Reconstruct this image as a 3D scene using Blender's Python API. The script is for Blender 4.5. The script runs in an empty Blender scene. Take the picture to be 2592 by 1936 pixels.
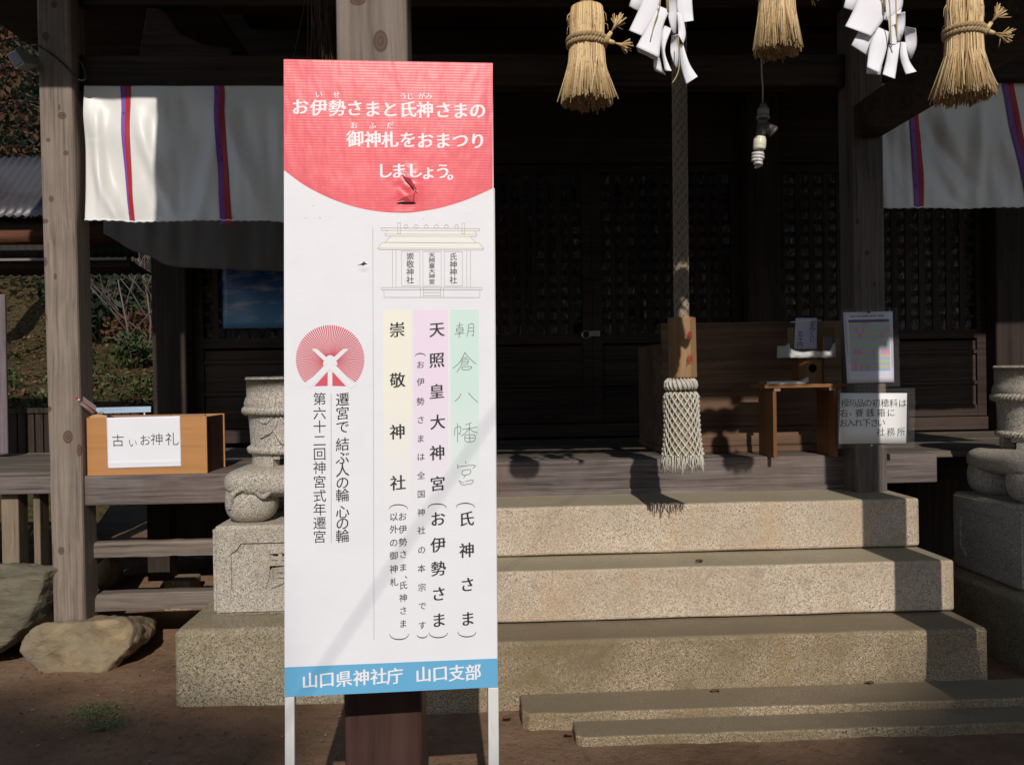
import bpy, bmesh, math, random
from mathutils import Vector as V, Matrix, noise as mnoise
random.seed(7)
SC = bpy.context.scene
COL = SC.collection
PI = math.pi

# ------------------------------------------------------------------ camera, sky, sun, exposure
PSI, PITCH, ROLL, FPX = math.radians(2.6), 0.006, 0.0155, 2197.0      # yaw to the facade, pitch down, roll, focal length in photo pixels
CAM = V((0.0, 0.0, 1.20))
fw = V((math.sin(PSI)*math.cos(PITCH), math.cos(PSI)*math.cos(PITCH), -math.sin(PITCH)))
r0 = V((math.cos(PSI), -math.sin(PSI), 0)); u0 = r0.cross(fw)
rt = r0*math.cos(ROLL) - u0*math.sin(ROLL); up = u0*math.cos(ROLL) + r0*math.sin(ROLL)
cd = bpy.data.cameras.new('camera'); cam = bpy.data.objects.new('camera', cd); COL.objects.link(cam)
cd.sensor_fit = 'HORIZONTAL'; cd.sensor_width = 36; cd.lens = 36*FPX/2592; cd.clip_start = 0.05; cd.clip_end = 500
M = Matrix((rt, up, -fw)).transposed().to_4x4(); M.translation = CAM; cam.matrix_world = M
SC.camera = cam

SUN_EL, SUN_AZ = math.radians(33), math.radians(2.5)   # behind the camera, a little to its right
sunvec = V((math.sin(SUN_AZ)*math.cos(SUN_EL), -math.cos(SUN_AZ)*math.cos(SUN_EL), math.sin(SUN_EL)))
sl = bpy.data.lights.new('sun', 'SUN'); sl.energy = 3.3; sl.angle = math.radians(0.5); sl.color = (1, 0.945, 0.87)
so = bpy.data.objects.new('sun', sl); COL.objects.link(so); so.rotation_euler = sunvec.to_track_quat('Z', 'Y').to_euler(); so.location = (0, -5, 12)
w = bpy.data.worlds.new('World'); SC.world = w; w.use_nodes = True
wn = w.node_tree; sk = wn.nodes.new('ShaderNodeTexSky'); sk.sky_type = 'NISHITA'; sk.sun_disc = False
sk.sun_elevation = SUN_EL; sk.sun_rotation = math.radians(180) - SUN_AZ
wn.links.new(sk.outputs[0], wn.nodes['Background'].inputs[0]); wn.nodes['Background'].inputs[1].default_value = 0.105
SC.view_settings.view_transform = 'Standard'; SC.view_settings.look = 'None'; SC.view_settings.exposure = 0; SC.view_settings.gamma = 1

# ------------------------------------------------------------------ helpers: photo pixel -> point at a real distance
def ray(px, py): return fw + rt*((px-1296)/FPX) + up*((968-py)/FPX)
def at(px, py, Y): d = ray(px, py); return CAM + d*(Y/d.y)
def atz(px, py, z): d = ray(px, py); return CAM + d*((z-CAM.z)/d.z)
def atd(px, py, D): return CAM + ray(px, py)*D
def proj(p): d = p-CAM; k = FPX/d.dot(fw); return 1296+d.dot(rt)*k, 968-d.dot(up)*k
class Plane:
    def __init__(s, o, u, v):
        s.o = o; s.u = u.normalized(); s.n = s.u.cross(v).normalized(); s.v = s.n.cross(s.u)
    def hit(s, px, py, off=0.0):
        d = ray(px, py); t = (s.o - CAM).dot(s.n)/d.dot(s.n); return CAM + d*t + s.n*off
    def depth(s, px, py): return (s.hit(px, py) - CAM).dot(fw)
def yplane(Y): return Plane(V((0, Y, 0)), V((1, 0, 0)), V((0, 0, 1)))

# ------------------------------------------------------------------ helpers: objects
ROOT = {}
class MB:
    def __init__(s): s.v = []; s.f = []; s.mi = []; s.sm = []; s.cm = 0; s.cs = False
    def face(s, *i): s.f.append(tuple(i)); s.mi.append(s.cm); s.sm.append(s.cs)
    def add(s, vs, fs):
        b = len(s.v); s.v += [V(x) for x in vs]
        for f in fs: s.face(*[b+i for i in f])
    def box(s, x0, y0, z0, x1, y1, z1):
        s.add([(x, y, z) for x in (x0, x1) for y in (y0, y1) for z in (z0, z1)],
              [(0, 1, 3, 2), (4, 6, 7, 5), (0, 4, 5, 1), (2, 3, 7, 6), (0, 2, 6, 4), (1, 5, 7, 3)])
    def obox(s, c, ax, ay, az):
        c = V(c); s.add([c+ax*i+ay*j+az*k for i in (-1, 1) for j in (-1, 1) for k in (-1, 1)],
              [(0, 1, 3, 2), (4, 6, 7, 5), (0, 4, 5, 1), (2, 3, 7, 6), (0, 2, 6, 4), (1, 5, 7, 3)])
    def prism(s, pts, ext):
        n = len(pts); pts = [V(p) for p in pts]; e = V(ext)
        s.add(pts + [p+e for p in pts], [tuple(range(n)), tuple(range(2*n-1, n-1, -1))] + [(i, i+n, (i+1) % n+n, (i+1) % n) for i in range(n)])
    def poly(s, pts): s.add(pts, [tuple(range(len(pts)))])
    def tube(s, path, r, n=6, cap=True, smooth=True):
        path = [V(p) for p in path]; m = len(path); rr = r if isinstance(r, (list, tuple)) else [r]*m
        t = (path[1]-path[0]).normalized(); a = t.orthogonal().normalized(); b = len(s.v); cs = s.cs; s.cs = smooth
        for i, p in enumerate(path):
            t = (path[min(i+1, m-1)]-path[max(i-1, 0)]).normalized()
            a = (a - t*a.dot(t)); a = a.normalized() if a.length > 1e-6 else t.orthogonal().normalized(); c = t.cross(a)
            for k in range(n): s.v.append(p + (a*math.cos(2*PI*k/n) + c*math.sin(2*PI*k/n))*rr[i])
        for i in range(m-1):
            for k in range(n): s.face(b+i*n+k, b+i*n+(k+1) % n, b+(i+1)*n+(k+1) % n, b+(i+1)*n+k)
        if cap:
            s.cs = False; s.face(*[b+k for k in range(n)][::-1]); s.face(*[b+(m-1)*n+k for k in range(n)])
        s.cs = cs
    def lathe(s, prof, c, n=48, smooth=True, cap=True, rad=None):
        c = V(c); b = len(s.v); cs = s.cs; s.cs = smooth
        for (r, z) in prof:
            for k in range(n):
                a = 2*PI*k/n; q = r*(rad(a, z) if rad else 1); s.v.append(c+V((q*math.cos(a), q*math.sin(a), z)))
        for i in range(len(prof)-1):
            for k in range(n): s.face(b+i*n+k, b+i*n+(k+1) % n, b+(i+1)*n+(k+1) % n, b+(i+1)*n+k)
        if cap:
            s.cs = False; s.face(*[b+k for k in range(n)][::-1]); s.face(*[b+(len(prof)-1)*n+k for k in range(n)])
        s.cs = cs
    def grid(s, fn, nu, nv, smooth=True):
        b = len(s.v); cs = s.cs; s.cs = smooth
        for j in range(nv+1):
            for i in range(nu+1): s.v.append(V(fn(i/nu, j/nv)))
        for j in range(nv):
            for i in range(nu): s.face(b+j*(nu+1)+i, b+j*(nu+1)+i+1, b+(j+1)*(nu+1)+i+1, b+(j+1)*(nu+1)+i)
        s.cs = cs
    def ball(s, c, rx, ry, rz, n=16, m=10, fn=None):
        c = V(c)
        def q(u, v):
            a = 2*PI*u; t = PI*(v-0.5); d = V((math.cos(t)*math.cos(a), math.cos(t)*math.sin(a), math.sin(t)))
            k = fn(d) if fn else 1
            return c + V((d.x*rx, d.y*ry, d.z*rz))*k
        s.grid(q, n, m)
    def build(s, name, mat, parent=None, bevel=0, seg=2, solid=0, sub=0, loc=None):
        me = bpy.data.meshes.new(name)
        if parent is not None: org = ROOT[parent.name]
        elif loc is not None: org = V(loc)
        else:
            xs = [p.x for p in s.v]; ys = [p.y for p in s.v]; zs = [p.z for p in s.v]
            org = V(((min(xs)+max(xs))/2, (min(ys)+max(ys))/2, min(zs)))
        me.from_pydata([p-org for p in s.v], [], s.f)
        for m in (mat if isinstance(mat, list) else [mat]): me.materials.append(m)
        me.polygons.foreach_set('material_index', s.mi); me.polygons.foreach_set('use_smooth', s.sm); me.update()
        o = bpy.data.objects.new(name, me); COL.objects.link(o)
        if parent is not None: o.parent = parent
        else: o.location = org
        ROOT[o.name] = org
        if solid: md = o.modifiers.new('Solidify', 'SOLIDIFY'); md.thickness = solid; md.offset = 0
        if sub: md = o.modifiers.new('Subsurf', 'SUBSURF'); md.levels = md.render_levels = sub
        if bevel: md = o.modifiers.new('Bevel', 'BEVEL'); md.width = bevel; md.segments = seg; md.limit_method = 'ANGLE'; md.angle_limit = 0.6
        return o
def tag(o, label, cat, group=None, kind=None):
    if label: o['label'] = label
    if cat: o['category'] = cat
    if group: o['group'] = group
    if kind: o['kind'] = kind
    return o
def thing(name, loc, label, cat, group=None):
    o = bpy.data.objects.new(name, None); COL.objects.link(o); o.location = loc; o.empty_display_size = 0.1; ROOT[o.name] = V(loc)
    return tag(o, label, cat, group)
def crom(pts, n=8):
    pts = [V(p) for p in pts]; out = []
    for i in range(len(pts)-1):
        a = pts[max(i-1, 0)]; b = pts[i]; c = pts[i+1]; d = pts[min(i+2, len(pts)-1)]
        for k in range(n):
            t = k/n; out.append(0.5*((2*b) + (c-a)*t + (2*a-5*b+4*c-d)*t*t + (3*b-a-3*c+d)*t**3))
    return out + [pts[-1]]
def nz(x, y=0, z=0): return mnoise.noise(V((x, y, z)))

# ------------------------------------------------------------------ helpers: materials
class NT:
    def __init__(s, name):
        s.m = bpy.data.materials.new(name); s.m.use_nodes = True; s.t = s.m.node_tree; s.b = s.t.nodes['Principled BSDF']
        s.tc = s.t.nodes.new('ShaderNodeTexCoord'); s.obj = s.tc.outputs['Object']
    def n(s, k): return s.t.nodes.new(k)
    def l(s, a, b): s.t.links.new(a, b)
    def put(s, sock, v):
        if hasattr(v, 'links'): s.l(v, sock)
        else: sock.default_value = v
    def map(s, sc, rot=(0, 0, 0), vec=None, loc=(0, 0, 0)):
        m = s.n('ShaderNodeMapping'); m.inputs['Scale'].default_value = sc; m.inputs['Rotation'].default_value = rot; m.inputs['Location'].default_value = loc
        s.l(vec or s.obj, m.inputs['Vector']); return m.outputs[0]
    def noise(s, vec, scale=5, detail=4, rough=0.55, dist=0.0):
        x = s.n('ShaderNodeTexNoise'); s.l(vec, x.inputs['Vector'])
        x.inputs['Scale'].default_value = scale; x.inputs['Detail'].default_value = detail; x.inputs['Roughness'].default_value = rough; x.inputs['Distortion'].default_value = dist
        return x.outputs['Fac']
    def voro(s, vec, scale, out='Color'):
        x = s.n('ShaderNodeTexVoronoi'); s.l(vec, x.inputs['Vector']); x.inputs['Scale'].default_value = scale; return x.outputs[out]
    def ramp(s, fac, stops, interp='LINEAR'):
        x = s.n('ShaderNodeValToRGB'); s.l(fac, x.inputs['Fac']); e = x.color_ramp.elements; x.color_ramp.interpolation = interp
        while len(e) < len(stops): e.new(0.5)
        for k, (p, c) in enumerate(stops):
            e[k].position = p; e[k].color = (c, c, c, 1) if isinstance(c, (int, float)) else (*c, 1)
        return x.outputs['Color']
    def mix(s, fac, a, b, mode='MIX'):
        x = s.n('ShaderNodeMix'); x.data_type = 'RGBA'; x.blend_type = mode
        s.put(x.inputs[0], fac)
        for k, c in ((6, a), (7, b)): s.put(x.inputs[k], (*c, 1) if isinstance(c, tuple) and len(c) == 3 else c)
        return x.outputs[2]
    def math(s, op, a, b=0.0, c=0.0):
        x = s.n('ShaderNodeMath'); x.operation = op; s.put(x.inputs[0], a); s.put(x.inputs[1], b); s.put(x.inputs[2], c); return x.outputs[0]
    def col(s, c): s.put(s.b.inputs['Base Color'], (*c, 1) if isinstance(c, tuple) else c); return s
    def rough(s, v): s.put(s.b.inputs['Roughness'], v); return s
    def set(s, **k):
        for a, v in k.items(): s.put(s.b.inputs[a.replace('_', ' ')], v)
        return s
    def bump(s, h, dist=0.002, strength=1.0):
        x = s.n('ShaderNodeBump'); x.inputs['Distance'].default_value = dist; x.inputs['Strength'].default_value = strength
        s.l(h, x.inputs['Height']); s.l(x.outputs[0], s.b.inputs['Normal']); return s
MATS = {}
def flat(name, c, rough=0.6, **k):
    t = NT(name).col(c).rough(rough)
    if k: t.set(**k)
    return t.m
def wood(name, dark, mid, light, axis='Z', fine=105, rough=0.75, bump=0.0015, knots=(), org=V((0, 0, 0)), stain=None, amt=0.5):
    t = NT(name); along = {'X': 0, 'Y': 1, 'Z': 2}[axis]
    sc = [1.0, 1.0, 1.0]; sc[along] = 0.024
    wob = t.noise(t.obj, 3, 2)
    vv = t.n('ShaderNodeVectorMath'); vv.operation = 'MULTIPLY_ADD'; t.l(wob, vv.inputs[0]); vv.inputs[1].default_value = (0.028,)*3; t.l(t.obj, vv.inputs[2])
    p = vv.outputs[0]
    g1 = t.noise(t.map(tuple(x*fine for x in sc), vec=p), 1, 5, 0.6)
    sc2 = [1.0, 1.0, 1.0]; sc2[along] = 0.06
    g2 = t.noise(t.map(tuple(x*9 for x in sc2), vec=p), 1, 3, 0.5)
    g3 = t.noise(t.obj, 4, 4)
    f = t.math('ADD', t.math('MULTIPLY', g1, 0.5), t.math('ADD', t.math('MULTIPLY', g2, 0.35), t.math('MULTIPLY', g3, 0.15)))
    c = t.ramp(f, [(0.36, dark), (0.5, mid), (0.66, light)])
    crack = t.ramp(g1, [(0.28, 0.0), (0.40, 1.0)])
    c = t.mix(t.math('MULTIPLY', t.math('SUBTRACT', 1.0, crack), amt), c, tuple(x*0.35 for x in dark))
    if stain:
        sn = t.noise(t.map((2.0, 2.0, 0.7)), 1.6, 5, 0.6)
        c = t.mix(t.ramp(sn, [(0.48, 0.0), (0.68, 0.75)]), c, stain)
    h = g1
    for (k, rx, rz) in knots:
        k = V(k)-org
        m = t.n('ShaderNodeVectorMath'); m.operation = 'SUBTRACT'; t.l(t.obj, m.inputs[0]); m.inputs[1].default_value = k
        m2 = t.n('ShaderNodeVectorMath'); m2.operation = 'MULTIPLY'; t.l(m.outputs[0], m2.inputs[0]); m2.inputs[1].default_value = (1/rx, 0, 1/rz)
        m3 = t.n('ShaderNodeVectorMath'); m3.operation = 'LENGTH'; t.l(m2.outputs[0], m3.inputs[0])
        d = t.math('ADD', m3.outputs[1], t.math('MULTIPLY', t.math('SUBTRACT', wob, 0.5), 0.9))
        body = t.ramp(d, [(0.0, 0.75), (0.35, 1.0), (0.55, 0.6), (0.8, 1.0), (1.0, 0.0)])
        ring = t.ramp(d, [(0.80, 0.0), (0.95, 1.0), (1.12, 0.35), (2.2, 0.0)])
        c = t.mix(t.math('MULTIPLY', body, 0.9), c, (dark[0]*0.85, dark[1]*0.55, dark[2]*0.42))
        c = t.mix(t.math('MULTIPLY', ring, 0.6), c, tuple(x*0.36 for x in dark))
    t.col(c).rough(rough); t.bump(h, bump, 0.7); t.set(Specular_IOR_Level=0.25); return t.m
def granite(name, base, dark, light, stain=None, sc=330, samt=0.6, bump=0.0012, tread=None):
    t = NT(name)
    v1 = t.n('ShaderNodeSeparateColor'); t.l(t.voro(t.obj, sc), v1.inputs[0])
    c = t.ramp(v1.outputs[0], [(0.0, dark), (0.13, dark), (0.24, base), (0.72, base), (0.9, light)])
    n2 = t.noise(t.obj, 130, 3, 0.7)
    c = t.mix(t.ramp(n2, [(0.36, 0.75), (0.47, 0.0)]), c, tuple(x*1.5 for x in dark))
    n3 = t.noise(t.obj, 5, 5, 0.6)
    c = t.mix(t.ramp(n3, [(0.40, 0.0), (0.7, 0.45)]), c, tuple(x*0.62 for x in base))
    if stain:
        n4 = t.noise(t.map((1.7, 1.7, 2.6), loc=(3, 1, 0)), 1.5, 6, 0.65)
        c = t.mix(t.ramp(n4, [(0.42, 0.0), (0.66, samt)]), c, stain)
    n5 = t.noise(t.map((1, 1, 0.22), loc=(7, 2, 1)), 4.5, 4, 0.6)
    c = t.mix(t.ramp(n5, [(0.56, 0.0), (0.68, 0.30)]), c, (base[0]*0.85, base[1]*0.66, base[2]*0.45))
    n6 = t.noise(t.obj, 9, 2, 0.4)
    c = t.mix(t.ramp(n6, [(0.66, 0.0), (0.70, 0.32)]), c, tuple(x*0.45 for x in base))
    if tread:                            # trodden dirt on the upward faces
        g = t.n('ShaderNodeNewGeometry'); sx = t.n('ShaderNodeSeparateXYZ'); t.l(g.outputs['True Normal'], sx.inputs[0])
        f = t.math('MULTIPLY', t.ramp(sx.outputs[2], [(0.55, 0.0), (0.92, 1.0)]), t.ramp(t.noise(t.obj, 3.2, 5, 0.6), [(0.3, 0.58), (0.7, 0.88)]))
        c = t.mix(f, c, t.mix(t.noise(t.obj, 2.1, 4), tread, (tread[0]*0.78, tread[1]*0.84, tread[2]*0.7)))
    t.col(c).rough(0.8).set(Specular_IOR_Level=0.3)
    t.bump(t.math('ADD', t.noise(t.obj, 220, 3), t.math('MULTIPLY', t.noise(t.obj, 26, 4), 2.0)), bump, 0.8); return t.m

W_POST = lambda name, knots, org, stain=None: wood(name, (0.105, 0.079, 0.063), (0.205, 0.160, 0.130), (0.305, 0.25, 0.205), 'Z', amt=0.3, knots=knots, org=org, stain=stain)
W_BEAM = wood('weathered_beam_wood', (0.068, 0.052, 0.049), (0.155, 0.124, 0.114), (0.27, 0.226, 0.205), 'X', fine=95, stain=(0.125, 0.08, 0.06))
W_DECK = wood('deck_wood', (0.06, 0.047, 0.037), (0.125, 0.10, 0.078), (0.20, 0.165, 0.125), 'X', fine=60, stain=(0.085, 0.08, 0.055))
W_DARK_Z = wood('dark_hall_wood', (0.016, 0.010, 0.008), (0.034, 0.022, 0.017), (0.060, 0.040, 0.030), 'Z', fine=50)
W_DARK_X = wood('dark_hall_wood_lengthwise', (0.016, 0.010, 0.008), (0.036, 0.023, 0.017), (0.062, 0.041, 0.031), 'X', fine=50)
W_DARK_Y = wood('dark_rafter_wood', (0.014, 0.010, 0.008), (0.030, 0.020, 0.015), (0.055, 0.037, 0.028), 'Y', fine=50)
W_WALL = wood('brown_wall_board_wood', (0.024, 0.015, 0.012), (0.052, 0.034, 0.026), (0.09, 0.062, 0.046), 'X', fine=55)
G_STEP = granite('step_granite', (0.56, 0.45, 0.335), (0.17, 0.14, 0.115), (0.72, 0.63, 0.51), stain=(0.37, 0.275, 0.185), samt=0.5, tread=(0.31, 0.26, 0.185))
G_STEP2 = granite('dimmed_stained_granite', (0.32, 0.24, 0.15), (0.07, 0.058, 0.042), (0.50, 0.405, 0.285), stain=(0.165, 0.125, 0.062), samt=0.8, tread=(0.21, 0.162, 0.115))  # stained granite, base also darkened for the weaker light low down
G_PED = granite('pedestal_granite', (0.47, 0.415, 0.345), (0.08, 0.076, 0.073), (0.70, 0.64, 0.56), stain=(0.34, 0.275, 0.19), samt=0.4, sc=340)
G_BASE = granite('weathered_base_granite', (0.36, 0.295, 0.20), (0.055, 0.05, 0.038), (0.55, 0.46, 0.34), stain=(0.19, 0.16, 0.088), samt=0.75, sc=260, bump=0.003)

# ------------------------------------------------------------------ glyphs: flat letter meshes taken from the built-in font
GC = {}
def glyph(ch, off=0.0):
    k = (ch, off)
    if k not in GC:
        cu = bpy.data.curves.new('g', 'FONT'); cu.body = ch; cu.size = 1; cu.offset = off; cu.resolution_u = 3; cu.fill_mode = 'FRONT'
        ob = bpy.data.objects.new('g', cu); COL.objects.link(ob); dg = bpy.context.evaluated_depsgraph_get()
        me = bpy.data.meshes.new_from_object(ob.evaluated_get(dg))
        vs = [(v.co.x, v.co.y) for v in me.vertices]; fs = [tuple(p.vertices) for p in me.polygons]
        bpy.data.objects.remove(ob); bpy.data.curves.remove(cu); bpy.data.meshes.remove(me)
        xs = [a for a, b in vs] or [0]; ys = [b for a, b in vs] or [0]
        GC[k] = (vs, fs, min(xs), max(xs), min(ys), max(ys))
    return GC[k]
EM = glyph('\u56fd'); EMC = ((EM[2]+EM[3])/2, (EM[4]+EM[5])/2); EMS = (EM[3]-EM[2])/0.86
def put(mb, ch, pl, px, py, size, off=0.001, bold=0.0, sx=1.0, own=False, rot=0.0, thin=None):
    brush = bold > 0.006                 # brush-written look: thin cross strokes, thick down strokes, rising to the right
    vs, fs, x0, x1, y0, y1 = glyph(ch, bold if bold < 0 else -0.006 if brush else 0.0)
    if brush: vs = [(x, y+0.075*(x-EMC[0])) for x, y in vs]
    cx, cy = ((x0+x1)/2, (y0+y1)/2) if own else EMC
    c = pl.hit(px, py, off*0.45); s = size*pl.depth(px, py)/FPX/EMS
    ca, sa = math.cos(rot), math.sin(rot)
    b = max(bold, 0)
    for k, (bx, by) in enumerate(((0, 0),) if not b else ((0, 0), (b*1.15, b*0.35), (-b*1.15, -b*0.35), (-b*0.6, b*0.4), (b*0.6, -b*0.4))):   # heavier strokes: the letter laid over itself, a hair's breadth apart
        mb.add([c + pl.n*(0.00004*k) + pl.u*(((x+bx-cx)*ca-(y+by-cy)*sa)*s*sx) + pl.v*(((x+bx-cx)*sa+(y+by-cy)*ca)*s) for x, y in vs], fs)
def stroke(mb, pl, pts, wd, off=0.001, closed=False):
    P = [pl.hit(x, y, off*0.45) for x, y in pts]; k = pl.depth(*pts[0])/FPX*wd/2
    if closed: P = P + [P[0]]
    for a, b in zip(P, P[1:]):
        d = (b-a)
        if d.length < 1e-7: continue
        d.normalize(); q = pl.n.cross(d)*k; e = d*k*0.8
        mb.poly([a-e-q, b+e-q, b+e+q, a-e+q])
def area(mb, pl, pts, off=0.0005): mb.poly([pl.hit(x, y, off*0.45) for x, y in pts])
def arc(c, w, h, up_=True, n=14):
    return [(c[0]+w/2*math.cos(PI*i/n), c[1]-(h*math.sin(PI*i/n) if up_ else -h*math.sin(PI*i/n))) for i in range(n+1)]
INK = flat('black_ink', (0.018, 0.016, 0.017), 0.6); BRUSH_INK = flat('brush_ink', (0.022, 0.022, 0.026), 0.7)
GREYINK = flat('faded_pen_ink', (0.16, 0.19, 0.175), 0.7); WHITEINK = flat('white_print', (0.84, 0.80, 0.82), 0.5)
def sstep(a, b, x): x = min(1, max(0, (x-a)/(b-a))); return x*x*(3-2*x)
# ------------------------------------------------------------------ ground, hillside
t = NT('dirt_ground')
n1 = t.noise(t.obj, 2.2, 6, 0.65); n2 = t.noise(t.obj, 28, 5, 0.7); n3 = t.noise(t.obj, 0.9, 4, 0.6)
c = t.ramp(n1, [(0.3, (0.125, 0.075, 0.047)), (0.5, (0.205, 0.124, 0.077)), (0.72, (0.27, 0.172, 0.11))])
c = t.mix(t.ramp(n2, [(0.3, 0.55), (0.5, 0.0)]), c, (0.085, 0.055, 0.037))
c = t.mix(t.ramp(n3, [(0.58, 0.0), (0.72, 0.6)]), c, (0.095, 0.08, 0.046))
t.col(c).rough(0.95).set(Specular_IOR_Level=0.1).bump(t.math('ADD', n2, t.math('MULTIPLY', t.noise(t.obj, 110, 3), 0.4)), 0.008, 0.9)
DIRT = t.m
m = MB(); xs = sorted(set([-70, -45, -28, -16, -10] + [-7+0.14*i for i in range(101)] + [10, 16, 28, 45, 70])); ys = sorted(set([-70, -40, -20, -9, -4] + [-1+0.14*i for i in range(71)] + [12, 20, 40, 70]))
for y in ys:
    for x in xs:
        near = 1 if (-6 < x < 6 and 0 < y < 8) else 0
        m.v.append(V((x, y, near*(0.011*nz(x*2.3, y*2.3, 3)+0.006*nz(x*7, y*7, 9)) - 0.008 + 0.21*sstep(3.95, 4.7, y)*(1-sstep(-0.9, -0.5, x))*(1-sstep(5.6, 6.2, y))*sstep(-5, -3.5, x))))
nx_ = len(xs); m.cs = True
for j in range(len(ys)-1):
    for i in range(nx_-1): m.face(j*nx_+i, j*nx_+i+1, (j+1)*nx_+i+1, (j+1)*nx_+i)
tag(m.build('ground', DIRT, loc=(0, 0, 0)), 'bare brown dirt ground in front of the shrine', 'ground', kind='structure')

t = NT('grassy_slope')
n1 = t.noise(t.obj, 3.5, 6, 0.7); n2 = t.noise(t.obj, 16, 5, 0.75); n3 = t.noise(t.obj, 45, 3, 0.7)
c = t.ramp(n2, [(0.35, (0.03, 0.034, 0.013)), (0.5, (0.075, 0.062, 0.028)), (0.62, (0.12, 0.07, 0.04))])
c = t.mix(t.ramp(n1, [(0.5, 0.0), (0.65, 0.8)]), c, (0.115, 0.05, 0.028))
c = t.mix(t.ramp(n3, [(0.57, 0.0), (0.66, 0.8)]), c, (0.05, 0.10, 0.018))
t.col(c).rough(0.95).set(Specular_IOR_Level=0.1).bump(n2, 0.05, 1.0)
def sstep(a, b, x): x = min(1, max(0, (x-a)/(b-a))); return x*x*(3-2*x)
def hillz(x, y):
    f = max(1-sstep(-3.2, -1.9, x), sstep(10, 13, y))
    z = 1.0*sstep(6.0, 8.2, y) + max(0, y-8)*0.20 + max(0, y-12.5)*0.35
    return f*z + 0.10*nz(x*0.8, y*0.8)*sstep(6.5, 8, y) + 0.04*nz(x*3, y*3)*sstep(6.5, 8, y) - 0.03
m = MB(); m.grid(lambda u, v: (lambda x, y: (x, y, hillz(x, y)))(-26+52*u, 6.2+33.7*v), 220, 150)
kf = [f for f in m.f if not (min(m.v[i].x for i in f) > -2.9 and max(m.v[i].y for i in f) < 10)]; m.f = kf; m.mi = [0]*len(kf); m.sm = [True]*len(kf)
tag(m.build('hillside', t.m, loc=(0, 5.9, 0)), 'grassy slope with fallen leaves rising behind the shrine', 'hillside', kind='structure')

# ------------------------------------------------------------------ stone steps and slabs
YS = [3.60, 3.35, 3.13]
ZT = [at(1261, 1285, YS[0]).z, at(1261, 1446, YS[1]).z, at(1261, 1624, YS[2]).z]
XL, XR = -0.36, (at(2335, 1400, 3.6).x+at(2407, 1570, 3.35).x)/2
stp = thing('stone_steps', (0.74, 3.5, 0), 'broad flight of three pale granite steps up to the shrine deck', 'steps')
for k in range(3):
    m = MB(); zb = ZT[k+1] if k < 2 else -0.02
    y1 = 3.962 if k == 0 else YS[k-1] + 0.10
    m.box(XL, YS[k], zb+0.0045 if k < 2 else zb, XR + (0, 0.006, 0.010)[k], y1, ZT[k]-0.001*k)
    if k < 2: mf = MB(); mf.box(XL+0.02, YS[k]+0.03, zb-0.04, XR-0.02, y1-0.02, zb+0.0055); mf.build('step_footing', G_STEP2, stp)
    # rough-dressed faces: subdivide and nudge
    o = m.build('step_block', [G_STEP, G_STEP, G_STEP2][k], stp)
    bm = bmesh.new(); bm.from_mesh(o.data); bmesh.ops.subdivide_edges(bm, edges=[e for e in bm.edges if e.calc_length() > 1], cuts=60, use_grid_fill=True)
    for v in bm.verts:
        q = v.co*1.0; v.co.y += 0.004*nz(q.x*6, q.z*9, k*5.1) if q.y < 0.3 else 0; v.co.z += 0.003*nz(q.x*4, 2.2, k*3.3)
    bm.to_mesh(o.data); bm.free()
    md = o.modifiers.new('Bevel', 'BEVEL'); md.width = (0.012, 0.010, 0.016)[k]; md.segments = 3; md.limit_method = 'ANGLE'; md.angle_limit = 0.8
def slab(name, pxl, ytop, yback, Yf, z, lab, mt, x1, seed):
    a = at(pxl, ytop, Yf); m = MB(); n = 40; yb = yback; pts = []
    f = [V((a.x + (x1-a.x)*i/n, Yf + 0.012*nz(i*0.5, seed) + 0.005*nz(i*2.1, seed), z)) for i in range(n+1)]
    l = [V((a.x - 0.02 + 0.012*nz(i*1.3, seed+4), Yf + (yb-Yf)*i/6, z)) for i in range(1, 7)]
    pts = f + [V((x1, yb, z))] + l[::-1]
    m.prism([p-V((0, 0, z+0.03)) for p in pts], (0, 0, z+0.03)); return tag(m.build(name, mt, bevel=0.006), lab, 'paving slab')
ZA = at(1340, 1809, 2.94).z; ZB = at(1476, 1866, 2.81).z
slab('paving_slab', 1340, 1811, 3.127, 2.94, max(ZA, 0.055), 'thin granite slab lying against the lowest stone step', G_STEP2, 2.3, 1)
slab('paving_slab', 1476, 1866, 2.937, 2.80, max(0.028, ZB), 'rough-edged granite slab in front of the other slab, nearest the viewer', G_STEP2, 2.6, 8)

# ------------------------------------------------------------------ the shrine hall
hall = thing('shrine_hall', (0, 5.4, 0), 'old dark timber shrine hall with latticed doors and a raised deck', 'shrine')
ZD = at(1300, 1168, 3.95).z           # deck top
PX = [-1.83, -0.22, None, 3.42]
lp0, lp1 = at(97, 100, 3.83), at(206, 1500, 3.83)
rp0, rp1 = at(2159, 800, 3.83), at(2240, 800, 3.83)
PLX = ((at(93, 60, 3.83).x+at(133, 1500, 3.83).x)/2, (at(177, 60, 3.83).x+at(213, 1500, 3.83).x)/2)
ZSTONE = at(170, 1570, 3.86).z
def post(x0, x1, y0, y1, z0, z1, mt, label=None, bev=0.012, name='post'):
    m = MB(); m.box(x0, y0, z0, x1, y1, z1); o = m.build(name, mt, hall, bevel=bev, seg=2)
    if label: o['label'] = label
    return o
HO = V((0, 5.4, 0))
kn = [((157, 293), .020, .017), ((122, 355), .010, .010), ((167, 388), .013, .013), ((130, 504), .013, .016), ((114, 663), .009, .018), ((172, 1106), .022, .030), ((124, 1035), .012, .013), ((112, 805), .012, .02), ((155, 1393), .014, .017), ((116, 93), .016, .02), ((137, 12), .013, .016), ((150, 272), .006, .016), ((112, 560), .02, .012), ((140, 700), .006, .012), ((200, 1140), .01, .03)]
lpm = W_POST('weathered_post_wood', [(at(*p, 3.83), a, b) for p, a, b in kn], HO)
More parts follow.
